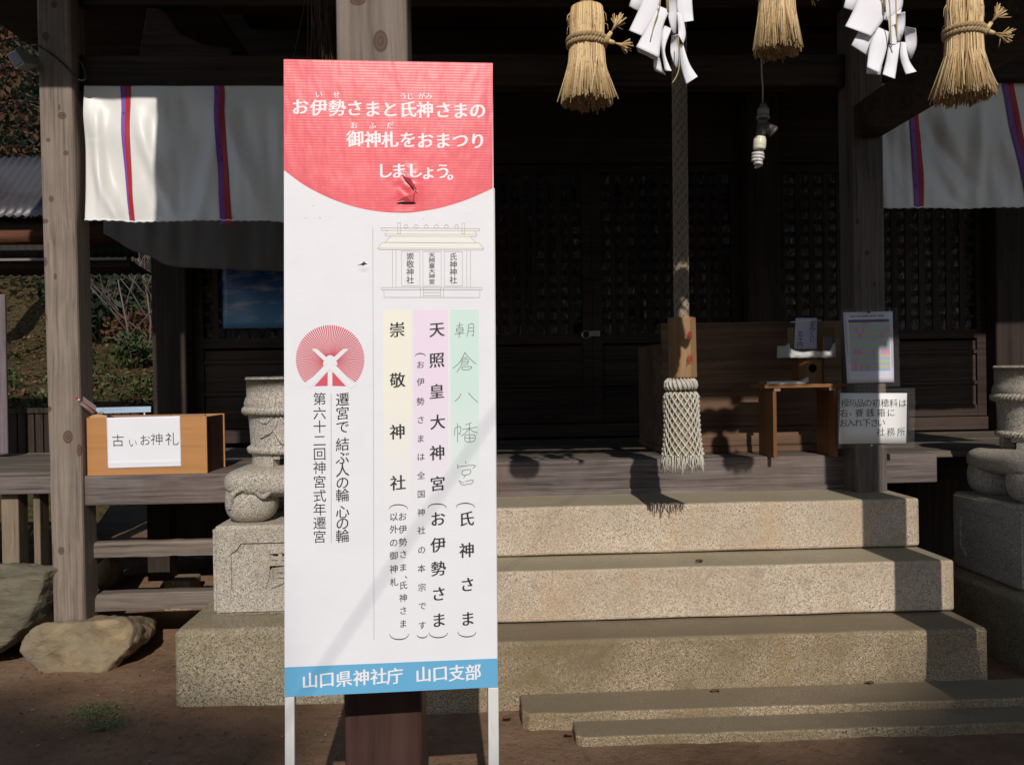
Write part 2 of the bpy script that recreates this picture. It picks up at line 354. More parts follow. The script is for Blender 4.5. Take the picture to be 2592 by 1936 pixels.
m = MB(); pb0, pb1, pt0, pt1 = at(132, 1500, 3.83), at(214, 1500, 3.83), at(92, 60, 3.83), at(179, 60, 3.83)
def pex(p, q, z): return p.x+(q.x-p.x)*(z-p.z)/(q.z-p.z)
zz0, zz1 = ZSTONE-0.02, 4.0
m.add([(pex(pb0, pt0, zz0), 3.83, zz0), (pex(pb1, pt1, zz0), 3.83, zz0), (pex(pb1, pt1, zz0), 3.975, zz0), (pex(pb0, pt0, zz0), 3.975, zz0), (pex(pb0, pt0, zz1), 3.83, zz1), (pex(pb1, pt1, zz1), 3.83, zz1), (pex(pb1, pt1, zz1), 3.975, zz1), (pex(pb0, pt0, zz1), 3.975, zz1)], [(3, 2, 1, 0), (4, 5, 6, 7), (0, 1, 5, 4), (1, 2, 6, 5), (2, 3, 7, 6), (3, 0, 4, 7)])
o = m.build('post', lpm, hall, bevel=0.012); o['label'] = 'sunlit weathered front post with many knots standing on a rough stone'
post(-0.51, -0.36, 3.83, 3.98, ZD-0.2, 4.0, W_POST('weathered_inner_post_wood', [], HO))
post((rp0.x), (rp1.x), 3.82, 3.97, ZT[0]-0.01, 4.0, wood('greyed_post_wood', (0.055, 0.043, 0.037), (0.115, 0.092, 0.08), (0.18, 0.148, 0.13), 'Z', fine=105, amt=0.3, knots=[(at(2195, 640, 3.82), .01, .01), (at(2213, 720, 3.82), .008, .01), (at(2170, 560, 3.82), .009, .012)], org=HO), 'greyed front post behind the two hung notices')
# near porch posts
KX0, KX1 = at(850, 80, 2.25).x, at(1031, 80, 2.25).x
KW = KX1-KX0
kmat = wood('porch_post_wood', (0.085, 0.062, 0.052), (0.17, 0.13, 0.108), (0.27, 0.215, 0.18), 'Z', fine=60, knots=[(at(963, 104, 2.25), .017, .026), (at(905, 3, 2.25), .02, .012)], org=HO)
SHEATH = wood('red_brown_post_foot_wood', (0.032, 0.015, 0.012), (0.056, 0.027, 0.022), (0.082, 0.043, 0.034), 'Z', fine=30, rough=0.5, bump=0.0006)
def porchpost(x0, lab):
    x1 = x0+KW; m = MB(); m.box(x0, 2.25, 0.05, x1, 2.25+KW, 3.3); o = m.build('porch_post', kmat, hall, bevel=0.010); o['label'] = lab
    m = MB(); m.box(x0-0.007, 2.243, 0.045, x1+0.010, 2.257+KW, 0.62); m.build('post_foot', SHEATH, o, bevel=0.010)
porchpost(KX0, 'thick porch post right behind the signboard, with a red brown foot')
KRX = 0.745*2-KX1+0.055
porchpost(KRX, 'thick porch post right of the steps, with a red brown foot')
# deck
zf = ZD
m = MB(); XB1 = at(2374, 1205, 3.95).x
m.box(-0.34, 3.952, zf-0.137, XB1, 4.09, zf-0.001); o = m.build('deck_edge_beam', W_BEAM, hall, bevel=0.008)
m = MB(); m.box(XL+0.05, 3.935, ZT[0]-0.004, XR-0.11, 3.951, zf-0.132); m.build('sill_board', W_BEAM, hall, bevel=0.003)
ZDL = at(212, 1204, 3.858).z
m = MB(); m.box(at(205, 1240, 3.858).x, 3.858, ZDL-0.132, -0.341, 4.09, ZDL-0.001); m.build('deck_edge_beam', W_BEAM, hall, bevel=0.008)
zl = at(60, 1207, 3.95).z
m = MB(); m.box(-4.5, 3.955, zl-0.078, PLX[0]-0.002, 4.06, zl-0.002); m.build('deck_edge_beam', W_BEAM, hall, bevel=0.006)
m = MB(); yy = 4.092
for k in range(9): m.box(-4.5, yy+k*0.142, zf-0.06, -0.3405, yy+k*0.142+0.139, ZDL-0.003-0.002*(k % 3 == 1))
for k in range(9): m.box(-0.34, yy+k*0.142, zf-0.035, 5.2, yy+k*0.142+0.139, zf-0.003-0.002*(k % 3 == 1)); 
m.build('deck_floor', W_DECK, hall, bevel=0.002, seg=1)
m = MB(); m.box(XB1-0.05, 4.25, zf-0.16, 5.2, 4.35, zf-0.036); m.build('deck_edge_beam', W_DARK_X, hall, bevel=0.006)
for x in (-4.0, -2.9, -0.9, 0.7, 2.2, 3.3):      # short posts under the deck
    m = MB(); m.box(x-0.055, 4.42, 0.1, x+0.055, 4.53, zf-0.036); m.build('floor_post', W_DARK_Z, hall, bevel=0.006)
W_SHORT = wood('short_post_wood', (0.09, 0.068, 0.05), (0.19, 0.145, 0.10), (0.28, 0.22, 0.15), 'Z')
for (xa, xb, ya, yb) in ((3, 47, 1248, 1420), (84, 101, 1246, 1415)):
    a, b = at(xa, (ya+yb)/2, 4.0), at(xb, (ya+yb)/2, 4.0); m = MB(); m.box(a.x, 4.0, at(xa, yb, 4.0).z-0.06, b.x, 4.09, zl-0.079); m.build('floor_post', W_SHORT, hall, bevel=0.006)
# wall plane of the hall
YW = 5.42
ZP = 3.9
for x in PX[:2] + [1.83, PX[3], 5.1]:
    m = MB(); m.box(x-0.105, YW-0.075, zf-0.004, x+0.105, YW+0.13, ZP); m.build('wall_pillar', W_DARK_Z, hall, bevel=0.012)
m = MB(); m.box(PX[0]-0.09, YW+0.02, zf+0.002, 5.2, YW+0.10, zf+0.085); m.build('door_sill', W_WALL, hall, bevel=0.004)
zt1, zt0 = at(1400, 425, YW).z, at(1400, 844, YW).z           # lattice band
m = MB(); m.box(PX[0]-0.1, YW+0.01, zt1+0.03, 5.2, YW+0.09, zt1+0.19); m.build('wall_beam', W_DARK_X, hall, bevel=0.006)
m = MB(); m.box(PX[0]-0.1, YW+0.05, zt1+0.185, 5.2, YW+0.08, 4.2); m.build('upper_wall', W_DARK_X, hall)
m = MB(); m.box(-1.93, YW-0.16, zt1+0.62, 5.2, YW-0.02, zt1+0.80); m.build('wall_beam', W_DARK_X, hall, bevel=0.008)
t = NT('crumpled_plastic_film'); cr = t.noise(t.map((9, 9, 5), rot=(0.3, 0.5, 0.2)), 1.6, 3, 0.6, 1.2)
t.col((0.44, 0.46, 0.49)).rough(0.22).set(Metallic=0.45).bump(cr, 0.2, 1.0); FILM = t.m
IRON = flat('grey_iron', (0.35, 0.34, 0.32), 0.35, Metallic=0.9); BLACKIRON = flat('black_iron', (0.03, 0.03, 0.032), 0.45, Metallic=0.7)
def lattice_panel(x0, x1, parent, name_l, name_b, pitch=0.0785, bar=0.031, vert_only=False, y=YW+0.03, rails=(907, 975, 1040)):
    m = MB(); st = 0.06
    m.box(x0, y, zf+0.09, x0+st, y+0.04, zt1+0.025); m.box(x1-st, y, zf+0.09, x1, y+0.04, zt1+0.025)
    m.box(x0+st, y, zt1-0.03, x1-st, y+0.04, zt1+0.025); m.box(x0+st, y, zt0-0.065, x1-st, y+0.04, zt0-0.005); m.box(x0+st, y, zf+0.09, x1-st, y+0.04, zf+0.15)
    fr = m.build('door_frame' if parent is not hall else 'wall_frame', W_DARK_X, parent, bevel=0.003)
    m = MB(); n = max(1, round((x1-x0-2*st)/pitch)); p = (x1-x0-2*st)/n
    for i in range(1, n): m.box(x0+st+i*p-bar/2, y+0.004, zt0-0.004, x0+st+i*p+bar/2, y+0.020, zt1-0.031)
    nz_ = round((zt1-zt0)/0.0805)
    for j in range(1, nz_):
        z = zt0+(zt1-zt0-0.03)*j/nz_
        m.box(x0+st, y+0.0205, z-(0.013 if not vert_only else 0.011), x1-st, y+0.034, z+0.013)
    m.build(name_l, W_DARK_Z, parent)
    m = MB(); m.grid(lambda u, v: (x0+st+(x1-x0-2*st)*u, y+0.065+0.030*nz(u*7*(x1-x0), v*5, x0*3)+0.022*nz(u*17*(x1-x0), v*13, x0), zt0-0.004+(zt1-zt0-0.0)*v), 60, 60); m.build('plastic_film', FILM, parent)
    m = MB(); zs = [zt0-0.066] + [at(1400, r, YW).z for r in rails] + [zf+0.152]
    for a, b in zip(zs, zs[1:]):
        m.box(x0+st, y+0.014+0.004, b+0.012, x1-st, y+0.034, a-0.012)
        m.box(x0+st, y+0.004, b-0.012, x1-st, y+0.036, b+0.0115)
    m.build(name_b, W_WALL if parent is hall else W_DARK_X, parent, bevel=0.003)
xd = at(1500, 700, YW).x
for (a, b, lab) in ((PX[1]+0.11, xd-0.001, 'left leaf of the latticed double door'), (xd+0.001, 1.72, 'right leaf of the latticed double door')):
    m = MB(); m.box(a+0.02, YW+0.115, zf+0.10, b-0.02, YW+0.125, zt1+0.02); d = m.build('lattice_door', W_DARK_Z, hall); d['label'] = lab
    lattice_panel(a, b, d, 'door_lattice', 'door_boards')
    if a > 0.5:
        pl = yplane(YW+0.022); m = MB(); c1, c2 = pl.hit(1486, 847), pl.hit(1518, 845)
        m.box(c1.x+0.01, YW+0.012, c2.z-0.016, c2.x, YW+0.028, c2.z+0.02)
        m.tube([V((c1.x-0.008+0.024*math.cos(a_), YW+0.010, c1.z+0.024*math.sin(a_))) for a_ in [2*PI*i/18 for i in range(19)]], 0.006)
        m.build('door_hasp', IRON, d, bevel=0.002)
        m = MB(); rc = pl.hit(1490, 385); m.tube([V((rc.x+0.05*math.cos(a_), YW+0.0, rc.z-0.05+0.05*math.sin(a_))) for a_ in [2*PI*i/24 for i in range(25)]], 0.006); m.build('door_ring', BLACKIRON, d)
lattice_panel(PX[0]+0.11, PX[1]-0.11, hall, 'wall_lattice', 'wall_boards', rails=(905, 985, 1060))
lattice_panel(1.94, PX[3]-0.11, hall, 'wall_lattice', 'wall_boards', pitch=0.088, bar=0.035, vert_only=True, rails=(905, 985, 1060))
lattice_panel(PX[3]+0.11, 5.1, hall, 'wall_lattice', 'wall_boards', rails=(905, 985, 1060))
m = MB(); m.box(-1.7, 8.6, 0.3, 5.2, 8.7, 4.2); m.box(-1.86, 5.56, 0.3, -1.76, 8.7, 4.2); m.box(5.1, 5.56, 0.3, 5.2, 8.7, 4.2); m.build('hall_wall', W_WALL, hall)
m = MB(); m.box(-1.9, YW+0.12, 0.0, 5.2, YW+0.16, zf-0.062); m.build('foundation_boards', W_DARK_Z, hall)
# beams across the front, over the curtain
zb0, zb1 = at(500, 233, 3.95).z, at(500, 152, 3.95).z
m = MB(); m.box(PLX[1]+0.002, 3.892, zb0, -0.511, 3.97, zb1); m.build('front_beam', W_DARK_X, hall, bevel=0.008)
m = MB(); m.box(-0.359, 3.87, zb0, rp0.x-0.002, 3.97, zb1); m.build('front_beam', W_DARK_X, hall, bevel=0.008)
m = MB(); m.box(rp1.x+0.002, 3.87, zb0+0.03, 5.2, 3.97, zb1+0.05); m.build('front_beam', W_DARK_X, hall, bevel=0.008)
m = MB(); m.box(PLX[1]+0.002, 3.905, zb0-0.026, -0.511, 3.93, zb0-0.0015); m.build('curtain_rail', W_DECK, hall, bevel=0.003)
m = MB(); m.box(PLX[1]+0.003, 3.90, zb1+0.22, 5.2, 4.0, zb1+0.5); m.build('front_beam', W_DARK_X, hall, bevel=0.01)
# carved beam end between the two beams
m = MB(); c0 = at(395, 110, 3.9)
m.prism([c0+V((x, 0, z)) for x, z in ((-0.08, -0.062), (0.32, -0.062), (0.33, -0.02), (0.2, 0.0), (0.1, 0.05), (0.06, 0.12), (0.02, 0.16), (-0.04, 0.16), (-0.06, 0.05))], (0, 0.07, 0)); m.build('carved_bracket', W_DARK_X, hall, bevel=0.01)
# tie beam from the hall post to the porch post on the right
zt_ = at(2165, 350, 3.83).z
m = MB(); m.box(1.73, 2.25+KW+0.002, zt_, 1.85, 3.818, zt_+0.15); m.build('tie_beam', W_WALL, hall, bevel=0.012)
# porch roof and main roof
def roofslab(x0, x1, y0, z0, y1, z1, name):
    m = MB(); m.prism([V((x0, y0, z0)), V((x0, y0, z0+0.16)), V((x0, y1, z1+0.16)), V((x0, y1, z1))], (x1-x0, 0, 0)); return m.build(name, W_DARK_Y, hall)
KZ = CAM.z + 0.085 + (3.9-1.1)*math.tan(SUN_EL)
KRL = at(399, 400, 3.97).x + (3.97-1.4)*math.tan(SUN_AZ)
roofslab(KRL, 2.95, 1.1, KZ, 4.1, KZ+0.95, 'porch_roof')
MZ = at(140, 222, 3.83).z + (3.83-2.5)*math.tan(SUN_EL)
roofslab(-2.5, KRL-0.01, 2.5, MZ, 5.6, MZ+1.5, 'main_roof'); roofslab(2.96, 6.2, 2.5, MZ, 5.6, MZ+1.5, 'main_roof'); roofslab(KRL-0.01, 2.96, 4.101, KZ+0.9, 5.6, MZ+1.95, 'main_roof')
roofslab(-2.5, 6.2, 5.6, MZ+1.9, 9.3, MZ+0.4, 'main_roof')
m = MB()
for k in range(16): x = -1.2+k*0.26; m.prism([V((x, 1.15, KZ-0.07)), V((x, 1.15, KZ-0.002)), V((x, 4.0, KZ+0.90)), V((x, 4.0, KZ+0.832))], (0.06, 0, 0))
m.build('rafters', W_DARK_Y, hall)
m = MB(); m.prism([V((KRL-0.012, 2.3, KZ+0.3)), V((KRL-0.012, 2.3, MZ+0.2)), V((KRL-0.012, 5.6, MZ+2.0)), V((KRL-0.012, 5.6, KZ+0.9)), V((KRL-0.012, 4.1, KZ+0.9))], (0.008, 0, 0)); m.prism([V((2.951, 2.3, KZ+0.3)), V((2.951, 2.3, MZ+0.2)), V((2.951, 5.6, MZ+2.0)), V((2.951, 5.6, KZ+0.9)), V((2.951, 4.1, KZ+0.9))], (0.008, 0, 0)); m.build('light_gap_board', W_DARK_X, hall)  # added boards that block stray sun through the slit between the roofs
m = MB(); m.box(-2.48, 3.985, 3.12, KRL-0.02, 5.36, 3.15); m.box(KRL-0.02, 4.02, 3.32, 2.95, 5.36, 3.35); m.build('deck_ceiling', W_DARK_X, hall)
m = MB(); m.box(-0.45, 2.27, 2.95, 2.05, 2.27+KW-0.04, 3.12); m.build('porch_beam', W_WALL, hall, bevel=0.01)
# rails under the deck
W_RAIL = wood('pole_rail_wood', (0.07, 0.052, 0.043), (0.15, 0.117, 0.096), (0.24, 0.195, 0.163), 'X', fine=70)
for (pa, pb, hh, dd) in (((226, 1393), (600, 1383), 0.066, 0.05), ((228, 1527), (600, 1518), 0.070, 0.10)):
    a, b = at(*pa, 3.93), at(*pb, 3.93); m = MB(); n = 14
    def sec(i):
        p = a.lerp(b, i/n); p = V((p.x, 3.93, a.z)); wob_ = 0.004*nz(i*0.7, hh*90); return [p+V((0.012*nz(i, k), yo*dd, zo*hh+wob_)) for k, (yo, zo) in enumerate(((0, -0.5), (0, 0.28), (0.25, 0.5), (1, 0.5), (1, -0.5)))]
    for i in range(n):
        A, B = sec(i), sec(i+1)
        for k in range(5): m.poly([A[k], A[(k+1) % 5], B[(k+1) % 5], B[k]])
    m.poly(sec(0)[::-1]); m.poly(sec(n)); m.build('under_deck_rail', W_RAIL, hall)
# railing of boards far left on the deck
m = MB(); Yk = 5.25; z0, z1 = at(60, 1165, Yk).z, at(60, 1033, Yk).z
x = -4.2
while x < -2.0: m.box(x, Yk, z0, x+0.042, Yk+0.02, z1-0.03); x += 0.0505
m.box(-4.3, Yk-0.012, z1-0.03, -1.95, Yk+0.03, z1); m.box(-4.3, Yk+0.0205, (z0+z1)/2-0.05, -1.95, Yk+0.035, (z0+z1)/2-0.02); m.build('deck_railing', W_DARK_Z, hall)
m = MB(); a = at(15, 900, 5.0); m.box(a.x-0.12, 5.0, zf-0.003, a.x, 5.02, at(10, 745, 5.0).z); m.build('railing_post', wood('purplish_post_wood', (0.07, 0.055, 0.06), (0.14, 0.11, 0.12), (0.2, 0.16, 0.17), 'Z'), hall, bevel=0.006)

# ------------------------------------------------------------------ outbuilding with corrugated roof, left behind
outb = thing('corrugated_shed', (-4.6, 5.6, 0), 'neighbouring open shed with a rusty corrugated metal roof', 'shed')
t = NT('corrugated_metal'); rs = t.noise(t.obj, 2.5, 5, 0.65)
t.col(t.mix(t.ramp(rs, [(0.5, 0.0), (0.72, 0.8)]), (0.105, 0.10, 0.108), (0.06, 0.036, 0.028))).rough(0.42).set(Metallic=0.5); CORR = t.m
X0s, X1s = -7.0, -2.05
def corr(p, q, name, wl=0.05, amp=0.007, n=None, mt=None):
    m = MB(); n = int((X1s-X0s)/wl*6)
    def f(u, v):
        x = X0s+(X1s-X0s)*u; pp = p.lerp(q, v); return (x, pp.y, pp.z+amp*math.sin(2*PI*x/wl))
    m.grid(f, n, 5); return m.build(name, mt or CORR, outb, solid=0.002)
Z = lambda py, Y, px=60: at(px, py, Y).z
corr(V((0, 5.75, Z(398, 5.75))), V((0, 5.25, Z(547, 5.25))), 'roof')
DCORR = flat('dull_corrugated_metal', (0.045, 0.042, 0.042), 0.6, Metallic=0.3)
corr(V((0, 5.42, Z(551, 5.42))), V((0, 5.47, Z(655, 5.47))), 'wall_sheet', mt=DCORR)
corr(V((0, 5.36, Z(664, 5.36))), V((0, 5.7, Z(697, 5.7))), 'lower_eave', mt=DCORR)
LOG = wood('red_brown_log_wood', (0.06, 0.022, 0.013), (0.12, 0.045, 0.025), (0.18, 0.075, 0.045), 'X')
m = MB(); m.tube([V((X0s, 5.3, Z(603, 5.3))), V((-4.5, 5.3, Z(602, 5.3))), V((X1s, 5.3, Z(601, 5.3)))], 0.044, n=14); m.build('log_beam', LOG, outb)
m = MB(); m.box(X0s, 5.28, Z(660, 5.28), X1s, 5.33, Z(654, 5.28)); m.build('gutter', flat('pale_gutter', (0.16, 0.145, 0.14), 0.5), outb)
m = MB(); m.box(X0s, 5.335, Z(678, 5.33), X1s, 5.355, Z(655, 5.33)); m.build('fascia', W_DARK_X, outb)
for x in (-6.9, -4.9): m = MB(); m.box(x, 5.6, 0.0, x+0.12, 5.72, Z(690, 5.6)); m.build('support_post', W_DARK_Z, outb)
# ------------------------------------------------------------------ the signboard
TL, TR, BL = atd(718, 150, 2.05), atd(1247, 160, 2.10), atd(720, 1764, 2.02)
SP = Plane(TL, TR-TL, (TL-BL)); 
if SP.n.y > 0: raise Exception('sign plane')
BR = SP.hit(1260, 1736)
sign = thing('signboard', ((TL.x+TR.x)/2, TL.y, 0), 'tall white signboard on two square legs, red above and blue below, about household shrine talismans', 'sign')
t = NT('printed_board_white'); wv = t.n('ShaderNodeTexWave'); wv.wave_type = 'BANDS'; wv.bands_direction = 'Z'; wv.inputs['Scale'].default_value = 48; t.l(t.obj, wv.inputs['Vector'])
dn = t.noise(t.obj, 9, 4)
t.col(t.mix(t.ramp(dn, [(0.45, 0.0), (0.8, 0.35)]), (0.785, 0.77, 0.80), (0.71, 0.695, 0.715))).rough(0.45).set(Specular_IOR_Level=0.3)
t.bump(t.math('ADD', t.math('MULTIPLY', wv.outputs['Fac'], 0.06), t.noise(t.obj, 14, 3)), 0.0022, 0.45); BOARD = t.m
t = NT('printed_red'); wv = t.n('ShaderNodeTexWave'); wv.wave_type = 'BANDS'; wv.bands_direction = 'Z'; wv.inputs['Scale'].default_value = 48; t.l(t.obj, wv.inputs['Vector'])
rn = t.noise(t.obj, 7, 4, 0.6); edge = t.noise(t.map((9, 9, 3)), 2, 3)
t.col(t.mix(t.ramp(rn, [(0.4, 0.0), (0.7, 0.5)]), (0.82, 0.115, 0.14), (0.70, 0.085, 0.115))).rough(0.36).set(Specular_IOR_Level=0.4)
t.bump(t.math('ADD', t.math('MULTIPLY', wv.outputs['Fac'], 0.035), t.math('MULTIPLY', t.noise(t.map((10, 10, 4)), 1.2, 3), 2.6)), 0.0035, 0.6); RED = t.m
BLUE = flat('printed_blue', (0.13, 0.40, 0.635), 0.45)
LEGM = NT('white_square_tube'); ln = LEGM.noise(LEGM.map((30, 30, 5)), 1.5, 4); LEGM.col(LEGM.mix(LEGM.ramp(ln, [(0.55, 0.0), (0.75, 0.5)]), (0.66, 0.65, 0.62), (0.40, 0.37, 0.33))).rough(0.4); LEGM = LEGM.m
m = MB(); TRr = SP.hit(1247, 160); m.prism([TL, TRr, BR, BL], -SP.n*0.018); panel = m.build('panel', BOARD, sign, bevel=0.0012, seg=2)
for (xa, xb) in ((720.5, 745), (1235.5, 1262)):
    yt = 1762 if xa < 1000 else 1739
    a = SP.hit(xa, yt, -0.020); b = SP.hit(xb, yt, -0.020); wv_ = (b-a); dn_ = (BL-TL).normalized(); top = a - dn_*1.2
    L = (a.z)/(-dn_.z); q = -SP.n*wv_.length; f = SP.n*0.0185
    for nm, s0, s1 in (('leg', 0.0, L),):
        p0 = a + dn_*0.001 + f; m = MB(); m.prism([p0, p0+wv_, p0+wv_+q, p0+q], dn_*(L-0.001)); m.build('leg', LEGM, sign, bevel=0.0015)
    m = MB(); p0 = top + SP.n*0.0; m.prism([p0, p0+wv_, p0+wv_+q, p0+q], dn_*1.2); m.build('rear_upright', LEGM, sign, bevel=0.0015)
s4 = lambda x, y: (700+x/3.5914, 120+y/3.5914); s5 = lambda x, y: (700+x/3.5914, 520+y/3.5914)
s6 = lambda x, y: (700+x/3.5914, 950+y/3.5914); s7 = lambda x, y: (700+x/2.9707, 1380+y/2.9707)
# red field with its dented, torn lower middle
arcp = crom([(*s4(62, 1112), 0), (*s4(240, 1245), 0), (*s4(430, 1347), 0), (*s4(640, 1430), 0), (*s4(870, 1485), 0), (*s4(1110, 1505), 0), (*s4(1300, 1493), 0), (*s4(1520, 1452), 0), (*s4(1750, 1378), 0), (*s4(1976, 1277), 0)], 6)
def arcy(px):
    for a, b in zip(arcp, arcp[1:]):
        if a.x <= px <= b.x: return a.y+(b.y-a.y)*(px-a.x)/(b.x-a.x)
    return arcp[0].y if px < arcp[0].x else arcp[-1].y
rl, rr_ = 718.6, 1247.2
def dent(px, py):
    dx, dy = (px-1033)/26, (py-470)/42; g = math.exp(-(dx*dx+dy*dy))
    dx, dy = (px-1020)/22, (py-516)/9; g2 = math.exp(-(dx*dx+dy*dy))
    return 0.0055*g*(0.6+0.6*nz(px*0.06, py*0.06)) - 0.006*g2 if g > 0.002 or g2 > 0.002 else 0
m = MB(); m.grid(lambda u, v: (lambda px, y0, y1: (lambda py: SP.hit(px, py, 0.0003+max(-0.0002, dent(px, py))))(y0+(y1-y0)*v))(rl+(rr_-rl)*u, 150.6+(160.4-150.6)*u, arcy(rl+(rr_-rl)*u)), 150, 110); m.build('red_field', RED, panel)
m = MB()
for a, b in ((1150, 1165), (1262, 1310)): pass
area(m, SP, [s4(1138, 1150), s4(1165, 1178), s4(1215, 1225), s4(1262, 1300), s4(1256, 1312), s4(1210, 1262), s4(1160, 1195)], 0.014)
area(m, SP, [s4(1085, 1412), s4(1180, 1398), s4(1250, 1404), s4(1272, 1418), s4(1230, 1424), s4(1160, 1424)], 0.006); m.build('tear', flat('torn_gap', (0.06, 0.02, 0.022), 0.9), panel)
m = MB()
def flap(pts): m.poly([SP.hit(*s4(x, y), o) for x, y, o in pts])
flap([(1085, 1408, 0.004), (1175, 1365, 0.014), (1245, 1340, 0.010), (1262, 1300, 0.009), (1240, 1412, 0.006)])
flap([(1150, 1180, 0.007), (1215, 1205, 0.017), (1282, 1310, 0.011), (1262, 1302, 0.009)]); m.build('torn_flap', RED, panel, solid=0.0008)
PALE = flat('torn_paper_edge', (0.72, 0.5, 0.5), 0.8)
m = MB(); stroke(m, SP, [s4(1095, 1413), s4(1190, 1400), s4(1240, 1400)], 1.6, 0.0145); stroke(m, SP, [s4(1165, 1180), s4(1222, 1240), s4(1256, 1300), s4(1250, 1330)], 1.2, 0.0182); m.build('torn_edge', PALE, panel)
m = MB(); area(m, SP, [s5(730, 545), s5(765, 535), s5(800, 510), s5(805, 522), s5(828, 535), s5(800, 540), s5(790, 552), s5(770, 540)], 0.0052); m.build('puncture', flat('puncture_dark', (0.05, 0.045, 0.045), 0.9), panel)
m = MB(); m.grid(lambda u, v: SP.hit(*s5(795+(u-0.5)*110, 560+(v-0.5)*90), 0.0002+0.0016*max(0, 1-((2*u-1)**2+(2*v-1)**2))**1.5), 14, 14); m.build('dent', BOARD, panel)
m = MB()
for (x, y, r) in ((335, 1440, 9), (265, 1552, 8), (395, 1552, 11), (350, 1558, 5), (1335, 1562, 7), (428, 1275, 8)):
    area(m, SP, [s4(x+r*math.cos(a*0.9)*(0.6+0.5*abs(nz(a, x))), y+1.4*r*math.sin(a*0.9)*(0.6+0.5*abs(nz(a, y)))) for a in range(7)], 0.0012)
m.build('scuff_marks', flat('scuff', (0.62, 0.50, 0.49), 0.8), panel)
m = MB(); area(m, SP, [(720, 1688), (1259, 1665.5), (1259.6, 1738), (721, 1763.4)], 0.0007); m.build('blue_band', BLUE, panel)
# lettering
def row(mb, txt, pts, size, conv, off=0.0014, bold=0.0, **k):
    for ch, (x, y) in zip(txt, pts): px, py = conv(x, y); put(mb, ch, SP, px, py, size/(2.9707 if conv is s7 else 3.5914), off, bold, **k)
BW, BB = 0.024, 0.023
m = MB()
row(m, 'お伊勢さまと氏神さまの', [(215, 545), (385, 552), (550, 556), (710, 558), (872, 565), (1032, 568), (1195, 570), (1350, 573), (1515, 575), (1672, 580), (1828, 580)], 152, s4, bold=0.033)
row(m, '御神札をおまつり', [(715, 835), (875, 841), (1032, 843), (1195, 845), (1352, 850), (1512, 852), (1670, 850), (1828, 855)], 152, s4, bold=0.033)
row(m, 'しましょう。', [(985, 1125), (1110, 1125), (1258, 1125), (1380, 1135), (1512, 1130), (1625, 1140)], 145, s4, off=0.0016, bold=0.033)
for v_ in m.v: v_ += SP.n*max(0, dent(*proj(v_)))
m.build('heading_lettering', WHITEINK, panel)
m = MB(); row(m, 'いせうじがみおふだ', [(385, 432), (545, 435), (1152, 447), (1215, 449), (1318, 447), (1382, 447), (705, 712), (872, 715), (1032, 715)], 66, s4, bold=0.02); m.build('furigana', WHITEINK, panel)
m = MB(); row(m, '山口県神社庁山口支部', [(252, 1015), (378, 1008), (508, 1003), (638, 995), (768, 985), (890, 982), (1105, 970), (1230, 963), (1355, 958), (1478, 954)], 122, s7, bold=0.024); m.build('band_lettering', WHITEINK, panel)
# coloured strips fading to white towards their feet (printed that way)
def strip(nm, col, xa, xb, ya, yb, y2):
    t = NT(nm); sp = t.n('ShaderNodeSeparateXYZ'); t.l(t.obj, sp.inputs[0]); za, zb = SP.hit(xa, ya).z, SP.hit(xa, yb).z
    f = t.math('DIVIDE', t.math('SUBTRACT', sp.outputs[2], zb), za-zb); f = t.ramp(f, [(0.0, 0.0), (0.6, 1.0)])
    t.col(t.mix(f, (0.785, 0.77, 0.80), col)).rough(0.45); m = MB(); area(m, SP, [(xa, ya), (xb, ya), (xb+(1 if xa < 1100 else 1.5), yb), (xa+1, yb)], 0.0006); m.build('colour_strip', t.m, panel)
strip('strip_yellow', (0.835, 0.79, 0.68), 970, 1041, 786, 1290, 0); strip('strip_pink', (0.80, 0.665, 0.78), 1046, 1133.5, 784, 1275, 0); strip('strip_green', (0.60, 0.755, 0.68), 1140, 1211.5, 784, 1275, 0)
def bracket(m, c_, wd_, h_, u_, cv):
    pts = arc(c_, wd_, h_, u_)
    for i in range(len(pts)-1): q = 1-abs(2*(i+0.5)/(len(pts)-1)-1); stroke(m, SP, [cv(*pts[i]), cv(*pts[i+1])], 1.1+1.6*q, 0.0012)
m = MB(); row(m, '崇敬', [(1097, 1132), (1100, 1590)], 140, s5, bold=BB); row(m, '神社', [(1100, 515), (1104, 978)], 140, s6, bold=BB); m.build('column_lettering', INK, panel)
m = MB(); row(m, '天照', [(1458, 1130), (1457, 1408)], 140, s5, bold=BB); row(m, '皇大神宮', [(1457, 148), (1465, 425), (1462, 705), (1465, 985)], 138, s6, bold=BB); m.build('column_lettering', INK, panel)
m = MB(); row(m, 'お伊', [(1467, 1305), (1470, 1540)], 138, s6, bold=BB); row(m, '勢さま', [(1217, 175), (1220, 365), (1220, 562)], 112, s7, bold=BB); bracket(m, (1460, 1204), 165, 38, 1, s6); bracket(m, (1216, 656), 138, 36, 0, s7); m.build('bracketed_lettering', INK, panel)
m = MB(); row(m, '氏神', [(1727, 1305), (1730, 1590)], 138, s6, bold=BB); row(m, 'さま', [(1435, 295), (1437, 552)], 112, s7, bold=BB); bracket(m, (1717, 1198), 165, 38, 1, s6); bracket(m, (1431, 650), 136, 36, 0, s7); m.build('bracketed_lettering', INK, panel)
m = MB(); row(m, 'お伊', [(1308, 1448), (1310, 1605)], 72, s5, bold=0.012); row(m, '勢さまは全国神社の', [(1308, 238), (1310, 405), (1310, 575), (1312, 740), (1314, 910), (1315, 1078), (1316, 1245), (1317, 1408), (1320, 1585)], 72, s6, bold=0.012)
